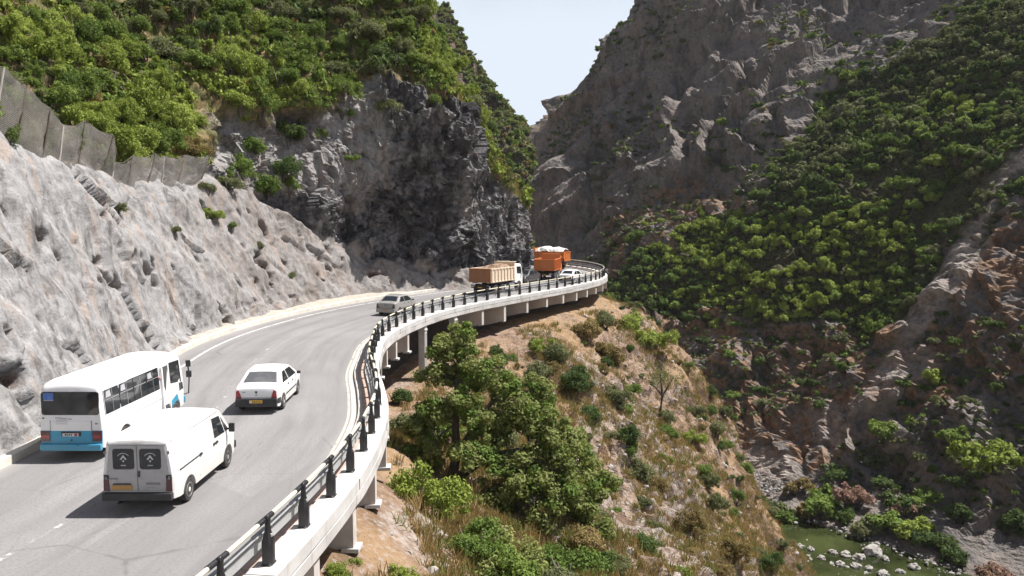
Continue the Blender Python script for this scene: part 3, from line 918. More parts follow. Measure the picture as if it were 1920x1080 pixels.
# left kerb and the stony verge behind it
def left_strip(name, prof, mat, **k):
    return strip(name, [(ROAD_IN - ROAD_W - o, z) for o, z in prof], S0, S1, mat, **k)
tag(left_strip("kerb", [(0, -.2), (0.03, .26), (.06, .28), (.32, .28), (.35, .24), (.36, -.2)], MATS["kerb_paint"], wob=.02), "cream painted kerb along the foot of the wall", kind="structure")
tag(left_strip("verge", [(.3, -.05), (.8, .06), (1.6, .14), (3.2, .3)], MATS["verge_gravel"], wob=.12), kind="structure")

# ---------------------------------------------------------------- bridge: slab, edge beam, brackets, columns
bridge = tag(empty("bridge", (0, 0, 0)), "white concrete half-bridge carrying the outer lane on brackets", "bridge")
slab = strip("slab", [(-.28, .05), (-.28, .29), (-.25, .30), (.34, .30), (.38, .27), (.385, -.06)], S0, S1, MATS["white_concrete"], .5, parent=bridge, wob=.006)
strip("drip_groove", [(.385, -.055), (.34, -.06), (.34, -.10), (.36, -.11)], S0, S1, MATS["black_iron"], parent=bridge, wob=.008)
strip("edge_beam", [(.355, -.09), (.39, -.10), (.395, -.38), (.37, -.42), (.0, -.42), (.0, -.3)], S0, S1, MATS["beam_concrete"], .5, parent=bridge, wob=.018)
strip("deck_underside", [(.15, -.30), (-2.9, -.34)], S0, S1, MATS["pier_concrete"], parent=bridge)
tag(strip("retaining_wall", [(-2.55, -.2), (-2.6, -3), (-2.4, -11)], S0, S1, MATS["painted_shade_stone"], wob=.05), "dark retaining wall in the shade under the bridge", "retaining wall")
def bracket_mesh(h):
    b = MB()
    # fin: full depth at the edge, sloping back to the wall
    x0, x1 = .31, -2.5
    w = .19
    prof = [(x0, -.40), (x0, -.40 - h), (x0 - .35, -.40 - h - .02), (x1, -.40 - h * 1.25 - .3), (x1, -.36)]
    f = [b.bm.verts.new((x, -w, z)) for x, z in prof]; k = [b.bm.verts.new((x, w, z)) for x, z in prof]
    b.bm.faces.new(f); b.bm.faces.new(k[::-1])
    for i in range(len(prof)):
        j = (i + 1) % len(prof)
        b.bm.faces.new((f[i], k[i], k[j], f[j]))
    return b
BR = {}
def place_bracket(s, h, foot=False):
    hk = round(h, 2)
    if hk not in BR:
        BR[hk] = bracket_mesh(hk).mesh("bracket", MATS["pier_concrete"])
    o = link("bracket", BR[hk], bridge)
    c = at_line(s, 0); d = line_dir(s)
    o.location = (c[0], c[1], 0); o.rotation_euler = (0, 0, math.atan2(-d[0], d[1]))
    if foot:
        m = MB(); m.box((.22, 0, -.40 - h - .05), (.50, .5, .12), bevel=.01)
        m.build("footing", MATS["white_concrete"], o)
    return o
sy = s_at_y
for y in (8.5, 11.6, 14.6, 17.8, 21.0, 24.3, 28.0, 31.8):
    place_bracket(sy(y), 1.15, True)
for y, h in ((36.4, 1.1), (40.4, 1.15), (44.2, 1.15), (47.6, 1.15), (50.6, 1.2), (53.6, 1.25)):
    place_bracket(sy(y), h, True)
for y, h in ((67.9, 1.35), (71.4, 1.5), (75.2, 1.15), (78.8, 1.0), (82.2, 1.0), (85.4, 1.05), (88.3, .95), (91.4, .9), (94.8, .9)):
    place_bracket(sy(y), h)
for k in range(1, 8):
    place_bracket(sy(95.5) + 4 * k, .95)
for y in (57.6, 63.4):
    s = sy(y); c = at_line(s, .06); d = line_dir(s)
    z0 = C_z(c[0], c[1]) - .4
    m = MB()
    m.box((0, 0, (-.42 + z0) / 2), (.50, .52, -.42 - z0), bevel=.02)
    m.box((0, 0, -.72), (.58, .60, .12), bevel=.015)
    o = m.build("column", MATS["white_concrete"], bridge)
    o.location = (c[0], c[1], 0); o.rotation_euler = (0, 0, math.atan2(-d[0], d[1]))
    m = MB()
    for k in (-.12, .12):
        m.box((.262, k, (-.9 + z0) / 2), (.03, .07, -.9 - z0 - .1))
    r = m.build("rib", MATS["beam_concrete"], o)

# expansion joints and drain stains of the parapet
m_plain("joint_filler", (0.09, 0.085, 0.08), .9)
jm = MB(); jm.box((.05, 0, .301), (.66, .022, .008)); jm.box((.389, 0, .10), (.012, .022, .33)); jm = jm.mesh("expansion_joint", MATS["joint_filler"])
s = S0 + 3
while s < S1 - 2:
    c = at_line(s, 0); d = line_dir(s)
    o = link("expansion_joint", jm, bridge); o.location = (c[0], c[1], 0); o.rotation_euler = (0, 0, math.atan2(-d[0], d[1]))
    s += 6.06
# ---------------------------------------------------------------- railing
railing = tag(empty("railing", (0, 0, 0)), "black bottle-shaped posts with cream and grey rails along the outer edge", "railing")
def post_meshes():
    b = MB()
    # bottle-shaped cast post: wide foot, long body, narrow neck, round head
    prof = [(.155, 0), (.16, .02), (.135, .05), (.138, .40), (.13, .52), (.10, .62), (.066, .74), (.058, .90), (.062, .93), (.066, .99), (.055, 1.05), (.02, 1.08)]
    rings = []
    for hw, z in prof:
        hd = hw * .78
        rings.append([b.bm.verts.new((x * hd, y * hw, z + .295)) for x, y in ((-.7, -1), (.7, -1), (1, -.7), (1, .7), (.7, 1), (-.7, 1), (-1, .7), (-1, -.7))])
    for i in range(len(rings) - 1):
        for k in range(8):
            b.bm.faces.new((rings[i][k], rings[i][(k + 1) % 8], rings[i + 1][(k + 1) % 8], rings[i + 1][k]))
    b.bm.faces.new(rings[-1]); b.bm.faces.new(rings[0][::-1])
    post = b.mesh("post", MATS["black_iron"], True, 40)
    b = MB(); b.tube([(-.06, -.34, 1.26), (-.06, .34, 1.26)], .062, 10)
    sleeve = b.mesh("sleeve", MATS["black_iron"], True, 40)
    b = MB()
    b.tube([(0, 0, .93), (-.2, -.10, .93)], .022, 6); b.tube([(0, 0, .93), (-.2, .10, .93)], .022, 6)
    b.tube([(-.2, -.26, .93), (-.2, .26, .93)], .066, 8)
    b.box((.07, 0, .93), (.05, .07, .07), bevel=.01)
    clamp = b.mesh("clamp", MATS["grey_rail_paint"], True, 40)
    b = MB(); b.tube([(-.2, .30, .86), (-.2, .5, .86)], .035, 6)
    bolt = b.mesh("bolt", MATS["black_iron"], True, 40)
    return post, sleeve, clamp, bolt
pm = post_meshes()
s = sy(15.85) - 2.02 * 7
S_POST0 = s
posts = []
while s < S1 - 1:
    c = at_line(s, 0); d = line_dir(s)
    o = link("post", pm[0], railing)
    o.location = (c[0], c[1], 0); o.rotation_euler = (0, 0, math.atan2(-d[0], d[1]) + random.uniform(-.03, .03))
    if c[1] < 70:
        for nm, k in (("sleeve", 1), ("clamp", 2), ("bolt", 3)):
            link(nm, pm[k], o)
    posts.append(s)
    s += 2.02
def rail_span(name, sa, sb, off, z, r, mat, n=8):
    q = np.linspace(sa, sb, 5)
    c = at_line(q, off)
    b = MB(); b.tube([(x, y, z) for x, y in c], r, n)
    return b.build(name, mat, railing, True, 40)
for sa, sb in zip(posts[:-1], posts[1:]):
    rail_span("top_rail", sa, sb, -.06, 1.26, .048, MATS["cream_rail_paint"])
    rail_span("middle_rail", sa, sb, -.2, .93, .05, MATS["grey_rail_paint"])
    q = np.linspace(sa, sb, 5)
    g = np.zeros((5, 5, 3))
    for j, (o_, z_) in enumerate(((-.30, .55), (-.24, .55), (-.24, .78), (-.30, .78), (-.30, .55))):
        g[:, j, :2] = at_line(q, o_); g[:, j, 2] = z_
    link("lower_rail", mesh_np("lower_rail", g, grid_quads(5, 5), mat=MATS["grey_rail_paint"], smooth=False), railing)
# ---------------------------------------------------------------- plants
def m_leaf(name, dark, light, trans=0.3):
    t = NT(name)
    oi = t.n('ShaderNodeObjectInfo').outputs['Random']
    n = t.noise(t.geo(), 0.9, 2, 0.5)
    r = t.math('ADD', t.math('MULTIPLY', oi, 0.45), t.math('MULTIPLY', n, 0.62))
    c = t.ramp(r, [(0.22, dark), (0.78, light)])
    d = t.bsdf(c, 0.75, None, 0, 0.18)
    tr = t.n('ShaderNodeBsdfTranslucent')
    c2 = t.mix(0.45, c, (0.22, 0.26, 0.03))
    t.l(c2, tr.inputs['Color'])
    mx = t.n('ShaderNodeMixShader'); mx.inputs[0].default_value = trans
    t.l(d.outputs[0], mx.inputs[1]); t.l(tr.outputs[0], mx.inputs[2])
    return t.done(mx)
m_leaf("leaf_bright", (0.165, 0.22, 0.034), (0.31, 0.37, 0.08))
m_leaf("leaf_green", (0.080, 0.135, 0.027), (0.178, 0.245, 0.053))
m_leaf("leaf_dark", (0.046, 0.080, 0.025), (0.098, 0.145, 0.042))
m_leaf("leaf_tree", (0.155, 0.185, 0.055), (0.30, 0.325, 0.115), 0.4)
m_leaf("leaf_olive", (0.105, 0.12, 0.055), (0.18, 0.19, 0.09))
m_leaf("leaf_rust", (0.17, 0.12, 0.05), (0.27, 0.20, 0.085))
m_leaf("leaf_pink", (0.20, 0.12, 0.09), (0.36, 0.20, 0.18))
m_leaf("dry_grass", (0.30, 0.20, 0.085), (0.46, 0.34, 0.165), 0.2)
m_leaf("green_grass", (0.13, 0.15, 0.04), (0.24, 0.25, 0.08), 0.25)
m_plain("bark", (0.085, 0.068, 0.055), 0.9, dirt=0.6, dirtcol=(0.19, 0.16, 0.135), dscale=5)

def leaf_cloud(r, centers, radii, per, leaf, up=0.35):
    """leaf quads round clump centres; returns verts, quads"""
    cs = np.repeat(centers, per, 0); rs = np.repeat(radii, per)
    n = len(cs)
    d = r.normal(size=(n, 3)); d /= np.linalg.norm(d, axis=1, keepdims=True)
    pos = cs + d * (rs * r.random(n) ** .45)[:, None] * np.array([1, 1, .8])
    nn = d * .7 + np.array([0, 0, up]) + r.normal(size=(n, 3)) * .45
    nn /= np.linalg.norm(nn, axis=1, keepdims=True)
    a = np.cross(nn, r.normal(size=(n, 3))); a /= np.linalg.norm(a, axis=1, keepdims=True)
    b = np.cross(nn, a)
    sz = leaf * (.6 + .8 * r.random(n))
    a *= (sz * .62)[:, None]; b *= (sz * .36)[:, None]
    v = np.stack([pos - a, pos - b * 1.0 + a * .1, pos + a, pos + b * 1.0 + a * .1], 1).reshape(-1, 3)
    return v, np.arange(n * 4).reshape(-1, 4)
def bush_geo(seed, nclump, per, leaf, squash=.8, lobes=3):
    """unit crown: about 1 m radius sitting on z=0"""
    r = np.random.default_rng(seed)
    lob = r.normal(size=(lobes, 3)) * np.array([.36, .36, .12]); lob[:, 2] += .62
    lr = .42 + .25 * r.random(lobes)
    k = r.integers(0, lobes, nclump)
    d = r.normal(size=(nclump, 3)); d /= np.linalg.norm(d, axis=1, keepdims=True)
    d[:, 2] = np.where(d[:, 2] < -.35, -d[:, 2] * .6, d[:, 2])
    c = lob[k] + d * (lr[k] * (.55 + .45 * r.random(nclump)))[:, None]
    c[:, 2] = np.maximum(c[:, 2] * squash, .1)
    rad = .16 + .14 * r.random(nclump)
    return leaf_cloud(r, c, rad, per, leaf)
def stems_mesh(seed, name="trunk"):
    r = np.random.default_rng(seed)
    b = MB()
    for k in range(4):
        a = r.random() * 6.28
        q = np.array([math.cos(a), math.sin(a)]) * (.25 + .3 * r.random())
        b.tube([(0, 0, -.25), (q[0] * .35, q[1] * .35, .25), (q[0], q[1], .75)], [.06, .045, .02], 5)
    return b.mesh(name, MATS["bark"], True)
def crown_me(seed, kind, nclump, per, leaf, **k):
    v, q = bush_geo(seed, nclump, per, leaf, **k)
    return mesh_np("crown", v, q, mat=MATS[kind], smooth=False)
PROTO = {}
for kind, sd in (("leaf_bright", 11), ("leaf_green", 21), ("leaf_dark", 31), ("leaf_olive", 41), ("leaf_rust", 51), ("leaf_pink", 61), ("leaf_tree", 71)):
    PROTO[kind] = [crown_me(sd + i, kind, 66, 125, .064, squash=.75 + .1 * i, lobes=2 + i) for i in range(4)]
FARP = {kind: [crown_me(hash_ + i, kind, 46, 62, .135, squash=.85, lobes=3 + i) for i in range(3)] for kind, hash_ in (("leaf_bright", 111), ("leaf_green", 121), ("leaf_dark", 131), ("leaf_olive", 141), ("leaf_rust", 151), ("leaf_pink", 161))}
TRUNK = [stems_mesh(5), stems_mesh(6), stems_mesh(8)]
def shrub(name, loc, r, h, kind, label, cat, group, far=False, seed=None):
    e = empty(name, loc, random.random() * 6.28)
    e.scale = (r, r * random.uniform(.85, 1.15), h)
    tag(e, label, cat, group)
    link("crown", random.choice((FARP if far else PROTO)[kind]), e)
    link("trunk", random.choice(TRUNK), e)
    return e
def stuff_bushes(name, items, label):
    """one joined object for the shrubs past the limit; items: (loc, r, h, kind)"""
    bykind = {}
    levels = []                       # fewer, larger leaves the smaller the bush shows
    for nc, per, lf in ((10, 5, .62), (16, 8, .42), (26, 11, .30), (34, 16, .24), (56, 55, .10)):
        levels.append([bush_geo(900 + i + nc, nc, per, lf, squash=.85, lobes=3) for i in range(4)])
    kinds = sorted({it[3] for it in items})
    V, Q, MI, n0 = [], [], [], 0
    for loc, r, h, kind in items:
        rp = r / max(5.0, float(np.linalg.norm(loc))) * 770
        v, q = levels[0 if rp < 4.5 else 1 if rp < 8 else 2 if rp < 14 else 3 if rp < 20 else 4][random.randrange(4)]
        a = random.random() * 6.28
        ca, sa = math.cos(a), math.sin(a)
        vv = np.stack([(v[:, 0] * ca - v[:, 1] * sa) * r, (v[:, 0] * sa + v[:, 1] * ca) * r, v[:, 2] * h], 1) + np.asarray(loc)
        V.append(vv); Q.append(q + n0); MI.append(np.full(len(q), kinds.index(kind))); n0 += len(vv)
    me = mesh_np(name, np.concatenate(V), np.concatenate(Q), smooth=False)
    for k in kinds: me.materials.append(MATS[k])
    me.polygons.foreach_set("material_index", np.concatenate(MI).astype(np.int32))
    return tag(link(name, me), label, kind="stuff")

def poisson(pts, mind, order):
    """greedy thinning, mind per point; returns kept indices"""
    cell = float(np.max(mind)); grid = {}; keep = []
    P3 = np.asarray(pts).tolist(); K3 = np.floor(np.asarray(pts) / cell).astype(int).tolist(); md = np.asarray(mind).tolist()
    nb = [(a, b, c) for a in (-1, 0, 1) for b in (-1, 0, 1) for c in (-1, 0, 1)]
    for i in order.tolist():
        x, y, z = P3[i]; k = K3[i]; m = md[i]; ok = True
        for a, b, c in nb:
            cellpts = grid.get((k[0] + a, k[1] + b, k[2] + c))
            if cellpts:
                for (u, v, w, mj) in cellpts:
                    if (u - x) ** 2 + (v - y) ** 2 + (w - z) ** 2 < (.5 * (m + mj)) ** 2:
                        ok = False; break
                if not ok: break
        if ok:
            grid.setdefault((k[0], k[1], k[2]), []).append((x, y, z, m)); keep.append(i)
    return keep
def pick(grid, px, py, tol=14, pr_cache={}):
    """nearest surface point seen at a place of the photograph"""
    k = id(grid)
    if k not in pr_cache:
        pr_cache[k] = (grid.reshape(-1, 3), project(grid.reshape(-1, 3)))
    v, pr = pr_cache[k]
    d = np.hypot(pr[:, 0] - px, pr[:, 1] - py)
    m = np.where((d < tol) & (pr[:, 2] > 3))[0]
    if not len(m):
        m = np.where(pr[:, 2] > 3)[0]
        return v[m[np.argmin(d[m])]]
    dep = pr[m, 2]
    near = m[dep < dep.min() + 3]
    return v[near[np.argmin(d[near])]]

# --- thicket on the slope above the wall
r = np.random.default_rng(3)
av = A_D.reshape(-1, 3); an = A_N.reshape(-1, 3)
apj = project(av)
cand = np.where((a_soil > .55) & (apj[:, 2] > 5) & (apj[:, 0] > -260) & (apj[:, 0] < 1100) & (apj[:, 1] > -230) & (_U >= 0 if len(_U) == len(av) else True))[0]
facing = ((np.array([0, 0, CAM_H]) - av[cand]) * an[cand]).sum(1) / np.linalg.norm(av[cand] - np.array([0, 0, CAM_H]), axis=1)
cand = cand[facing > -.25]
# fewer on bare strips
bare = fbm(av[cand] * .12 + 31, 3, 401)
gap = in_poly(apj[cand, 0], apj[cand, 1], [(355, 200), (450, 180), (430, 270), (370, 285)])
cliffside = in_poly(apj[cand, 0], apj[cand, 1], [(840, 130), (1010, 150), (1010, 480), (930, 480), (880, 300)])
cand = cand[(bare < .85) & ~gap & ~(cliffside & (bare > .32))]
cand = r.choice(cand, 40000, replace=False) if len(cand) > 40000 else cand
size = .45 + 1.5 * r.random(len(cand)) ** 2.0
edge_small = apj[cand, 0] > 830
size = np.where(edge_small, size * .75, size)
kp = poisson(av[cand], size * 1.12, r.permutation(len(cand)))
hue = fbm(av[cand] * .09 + 3, 2, 411)
shr = []
for i in kp:
    p = av[cand[i]]; px, py = apj[cand[i], :2]
    q = hue[i] + r.normal() * .28
    # the near left flank is brighter, the crest over the crag darker
    q += np.interp(px, [-200, 330, 560, 900], [.5, .22, -.15, .05])
    kind = "leaf_bright" if q > .22 else ("leaf_green" if q > -.28 else ("leaf_dark" if r.random() < .5 else "leaf_olive"))
    if px > 850 and r.random() < .5: kind = r.choice(["leaf_olive", "leaf_rust", "leaf_bright"])
    if r.random() < .025: kind = "leaf_rust"
    s = size[i] * 1.18
    shr.append((p - np.array([0, 0, .25 * s]), s, s * r.uniform(.95, 1.5), kind, s / apj[cand[i], 2] * (1 if -30 < px < 1000 and -40 < py else .2)))
shr.sort(key=lambda t: -t[4])
WORDS = {"leaf_bright": "bright yellow-green", "leaf_green": "mid green", "leaf_dark": "dark green", "leaf_olive": "grey-olive", "leaf_rust": "rusty dry", "leaf_pink": "pink flowering"}
NL, NS = 210, 80
def place_words(p, xs, xw, ys_, yw):
    q = project(p)[0]
    return yw[int(np.searchsorted(ys_, q[1]))], xw[int(np.searchsorted(xs, q[0]))]
for p, s, h_, kind, _ in shr[:NL]:
    a, b = place_words(p, [150, 330, 520, 700, 850], ["at the far left", "over the netting", "over the end of the netting", "left above the crag", "over the middle of the crag", "at the crag's right skyline"], [60, 150], ["high up", "midway up", "low down"])
    shrub("shrub", p, s, h_, kind, "%s shrub %s, %s" % (WORDS[kind], a, b), "shrub", "%s shrubs above the wall" % WORDS[kind])
if len(shr) > NL:
    stuff_bushes("undergrowth", [t[:4] for t in shr[NL:]], "smaller green undergrowth on the slope above the wall")
print("left shrubs", len(shr))

# --- wooded flank and scattered scrub of the right mountain
bv = B_D.reshape(-1, 3)
bpj = pp
bn = nrm.reshape(-1, 3)
infr = (bpj[:, 0] > 960) & (bpj[:, 0] < 2250) & (bpj[:, 1] > -160) & (bpj[:, 1] < 1180) & (bpj[:, 2] > 20)
facing = ((np.array([0, 0, CAM_H]) - bv) * bn).sum(1) / np.linalg.norm(bv - np.array([0, 0, CAM_H]), axis=1)
w1 = np.where(infr & (veg > .5) & (facing > -.1) & (slide < .45))[0]
w1 = w1[fbm(bv[w1] * .07 + 8, 3, 423) + r.normal(size=len(w1)) * .12 < .42]
w1 = r.choice(w1, min(len(w1), 22000), replace=False)
s1 = .75 + 1.35 * r.random(len(w1)) ** 1.6
k1_ = poisson(bv[w1], s1 * 1.45, r.permutation(len(w1)))
wood = []
for i in k1_:
    p = bv[w1[i]]; px, py = bpj[w1[i], :2]
    q = fbm((p * .045)[None] + 5, 2, 421)[0] + r.normal() * .3
    kind = "leaf_green" if q > -.1 else ("leaf_dark" if q > -.4 else "leaf_olive")
    if q > .62: kind = "leaf_bright"
    if py < 330 and r.random() < .45: kind = "leaf_olive" if r.random() < .6 else "leaf_dark"
    s = s1[i] * 1.15
    wood.append((p - np.array([0, 0, .1 * s]), s, s * r.uniform(1.0, 1.5), kind, s / bpj[w1[i], 2] * (1 if px < 1940 and py > -10 else .2)))
scrub_w = np.where(infr & (veg < .5) & (facing > 0) & (bv[:, 2] > -33))[0]
dsc = fbm(bv[scrub_w] * .06 + 3, 3, 431)
low = in_poly(bpj[scrub_w, 0], bpj[scrub_w, 1], [(1130, 420), (1300, 330), (1500, 250), (1560, 0), (1380, 0), (1380, 330), (1250, 420), (1150, 600), (1350, 900), (1500, 1000), (2300, 1100), (2300, 300), (1900, 400), (1700, 640), (1300, 560)])
scrub_w = scrub_w[(dsc + r.normal(size=len(dsc)) * .15 > np.where(low, -.02, .12)) & (slide[scrub_w] < .5)]
scrub_w = r.choice(scrub_w, min(len(scrub_w), 12000), replace=False)
s2 = .6 + 1.4 * r.random(len(scrub_w)) ** 2.4
k2_ = poisson(bv[scrub_w], s2 * 1.9, r.permutation(len(scrub_w)))
scr = []
for i in k2_:
    p = bv[scrub_w[i]]; px, py = bpj[scrub_w[i], :2]
    kind = r.choice(["leaf_dark", "leaf_olive", "leaf_green", "leaf_rust"], p=[.42, .34, .16, .08])
    s = s2[i]
    scr.append((p - np.array([0, 0, .2 * s]), s, s * r.uniform(.8, 1.2), kind, s / bpj[scrub_w[i], 2] * (1 if px < 1940 and py > -10 else .2)))
print("wood", len(wood), "scrub", len(scr))
wood.sort(key=lambda t: -t[4]); scr.sort(key=lambda t: -t[4])
for p, s, h_, kind, _ in wood[:300]:
    a, b = place_words(p, [1330, 1480, 1630, 1780], ["left tip", "left part", "middle", "right part", "right end"], [160, 300, 420, 520], ["top", "upper", "middle", "lower", "bottom"])
    shrub("tree", p, s, h_, kind, "%s tree in the far wood, %s band, %s" % (WORDS[kind], a, b), "tree", WORDS[kind] + " trees of the far wood", far=True)
stuff_bushes("far_wood", [t[:4] for t in wood[300:]], "rest of the dense green wood on the far mountain flank")
for p, s, h_, kind, _ in scr[:NS]:
    a, b = place_words(p, [1200, 1400, 1600, 1780], ["left end", "left part", "middle", "right part", "right end"], [300, 600, 750, 880], ["high above the wood", "beside the wood", "just under the wood", "halfway down", "low over the river"])
    shrub("shrub", p, s, h_, kind, "%s bush on bare rock %s, %s" % (WORDS[kind], a, b), "shrub", WORDS[kind] + " scrub across the river", far=True)
stuff_bushes("far_scrub", [t[:4] for t in scr[NS:]], "sparse dark scrub dotting the bare rock faces")

# --- scrub of the hill behind the crag
dh = o_pts["distant_hill"]; dp = project(dh)
w3 = np.where((dp[:, 0] > 820) & (dp[:, 1] < 480) & (dp[:, 2] > 50))[0]
w3 = r.choice(w3, 1500)
stuff_bushes("hill_scrub", [(dh[i] - np.array([0, 0, .3]), r.uniform(.8, 2.0), r.uniform(.8, 1.8), r.choice(["leaf_olive", "leaf_green", "leaf_rust", "leaf_dark"], p=[.45, .3, .1, .15])) for i in w3], "grey-green scrub covering the hill behind the crag")

# --- single bushes one can point at
def spot(grid, px, py, rpx, kind, label, name="bush", cat="bush", tall=1.15, sink=.25, far=False, group=None):
    p = pick(grid, px, py + rpx * .7)
    Y = project(p)[0, 2]
    s = rpx * Y / FOC
    return shrub(name, p - np.array([0, 0, sink * s]), s, s * tall, kind, label, cat, group, far)
S_ = C_D
spot(S_, 800, 925, 66, "leaf_bright", "round bright green bush left of the big tree's trunk", tall=1.5)
spot(S_, 745, 735, 34, "leaf_dark", "dark green bush tucked right under the bridge edge")
spot(S_, 772, 790, 50, "leaf_olive", "olive bush between the bridge edge and the big tree")
spot(S_, 822, 800, 52, "leaf_green", "green bush touching the left side of the big tree")
spot(S_, 645, 1062, 30, "leaf_bright", "small green weed clump at the foot of the nearest bracket", cat="weed", name="weed")
spot(S_, 745, 1075, 34, "leaf_bright", "yellow-green weed clump at the bottom edge below the round bush", cat="weed", name="weed")
for a in ((1000, 690, 30, "leaf_olive", "olive bush on the pale rocks just below the bridge columns"),
          (965, 665, 22, "leaf_green", "small green bush at the shaded foot of the bridge"),
          (1042, 655, 42, "leaf_olive", "wide pale olive bush on the crest below the bridge"),
          (1010, 645, 20, "leaf_bright", "small bright bush close under the bridge brackets"),
          (1095, 610, 36, "leaf_rust", "reddish-brown dry bush under the far brackets"),
          (1135, 590, 30, "leaf_olive", "olive bush below the last bracket before the bend"),
          (1190, 590, 38, "leaf_bright", "bright green tall bush on the spur's skyline beside the bend"),
          (1215, 630, 36, "leaf_bright", "bright green bush on the spur's skyline, lower of the pair"),
          (1150, 655, 34, "leaf_rust", "brown dry bush in the golden grass of the upper spur"),
          (1085, 705, 40, "leaf_dark", "dark bush in the hollow of the upper spur"),
          (1030, 760, 38, "leaf_green", "green bush right of the big tree's top"),
          (1110, 770, 44, "leaf_dark", "dark low bush in the middle of the spur"),
          (1160, 745, 36, "leaf_olive", "pale olive bush in the middle of the golden slope"),
          (1185, 800, 34, "leaf_dark", "dark bush over the brown gully of the spur"),
          (1205, 870, 40, "leaf_olive", "grey-olive bush on the brown earth gully"),
          (1255, 800, 26, "leaf_green", "small green bush on the spur's right shoulder"),
          (1300, 820, 22, "leaf_bright", "small bright bush near the spur's right rim"),
          (1345, 800, 24, "leaf_olive", "olive bush right on the spur's rim above the river"),
          (1130, 900, 34, "leaf_green", "green bush right beside the big tree's crown"),
          (1190, 1000, 52, "leaf_dark", "large dark bush right of the big tree near the bottom"),
          (1255, 1050, 48, "leaf_green", "green bush at the bottom edge of the lower spur"),
          (955, 1040, 92, "leaf_tree", "large pale green bush at the bottom edge straight under the big tree"),
          (1062, 1035, 84, "leaf_green", "green bush at the bottom edge under the big tree's right limbs"),
          (885, 985, 64, "leaf_green", "green bush at the foot of the big tree's trunk"),
          (1130, 1050, 46, "leaf_dark", "dark bush at the bottom edge under the big tree's crown"),
          (1330, 900, 24, "leaf_olive", "olive bush above the red earth bank"),
          (1300, 980, 30, "leaf_rust", "dry brown bush on the lower spur")):
    spot(S_, *a[:4], label=a[4])
cv = C_D.reshape(-1, 3); cpj = project(cv)
okb = np.where((cpj[:, 0] > 930) & (cpj[:, 0] < 1560) & (cpj[:, 1] > 540) & (cpj[:, 1] < 1150) & (dist_road > 2.5) & (cv[:, 2] > -30) & (cpj[:, 2] > 20))[0]
okb = r.choice(okb, 3000, replace=False)
sb = .45 + .75 * r.random(len(okb)) ** 2
for i in poisson(cv[okb], sb * 2.5, r.permutation(len(okb)))[:200]:
    kind = r.choice(["leaf_dark", "leaf_olive", "leaf_green", "leaf_rust"], p=[.3, .38, .17, .15])
    a, b = place_words(cv[okb[i]], [1080, 1200, 1320], ["left part", "middle", "right part", "outer rim"], [650, 760, 880, 1000], ["crest", "upper", "middle", "lower", "foot"])
    shrub("low_bush", cv[okb[i]] - np.array([0, 0, .2]), sb[i], sb[i] * r.uniform(.8, 1.3), kind, "low %s bush on the dry spur, %s belt, %s" % (WORDS[kind], a, b), "bush", "low %s bushes on the spur" % WORDS[kind])
R_ = B_D
for a in ((1455, 940, 34, "leaf_olive", "olive bush on the river bank beside the gravel heap"),
          (1545, 930, 40, "leaf_green", "green bush on the river bank left of the pink oleander"),
          (1610, 925, 34, "leaf_pink", "pink flowering oleander bush on the river bank among green bushes"),
          (1660, 965, 36, "leaf_green", "green bush on the river bank right of the pink oleander"),
          (1715, 985, 32, "leaf_bright", "bright bush on the river bank nearest the boulders"),
          (1700, 945, 26, "leaf_pink", "small pinkish bush behind the bank bushes"),
          (1755, 1000, 36, "leaf_dark", "dark bush at the right end of the river bank row"),
          (1500, 900, 26, "leaf_rust", "brown dry bush over the gravel heap"),
          (1855, 845, 55, "leaf_bright", "big bright green bush standing out on the dark right slope"),
          (1795, 810, 26, "leaf_green", "small green bush left of the big bright bush on the slope"),
          (1860, 1065, 34, "leaf_pink", "pink oleander in the bottom right corner"),
          (1630, 850, 36, "leaf_olive", "olive bush halfway up the dark slope over the river"),
          (1740, 920, 26, "leaf_green", "lone green bush in the dark hollow over the bank"),
          (1475, 965, 26, "leaf_green", "low green bush at the water's edge by the gravel heap"),
          (1580, 955, 30, "leaf_dark", "dark bush at the water's edge below the oleander"),
          (1630, 985, 26, "leaf_olive", "olive bush at the water's edge in the middle of the bank row"),
          (1680, 930, 30, "leaf_dark", "dark bush in the second row of the bank"),
          (1790, 1025, 34, "leaf_dark", "dark bush between the bank row and the corner oleander"),
          (1510, 955, 24, "leaf_rust", "brown bush at the water's edge"),
          (1570, 880, 30, "leaf_dark", "dark bush at the foot of the rock over the bank"),
          (1660, 800, 34, "leaf_green", "green bush on the ledge under the pale slabs"),
          (1690, 850, 26, "leaf_olive", "pale olive bush under the pale slabs"),
          (1760, 700, 30, "leaf_bright", "bright bush beside the pale slide near the right"),
          (1900, 960, 40, "leaf_dark", "dark bush at the right edge above the oleander")):
    spot(R_, *a[:4], label=a[4], far=True)
A_ = A_D
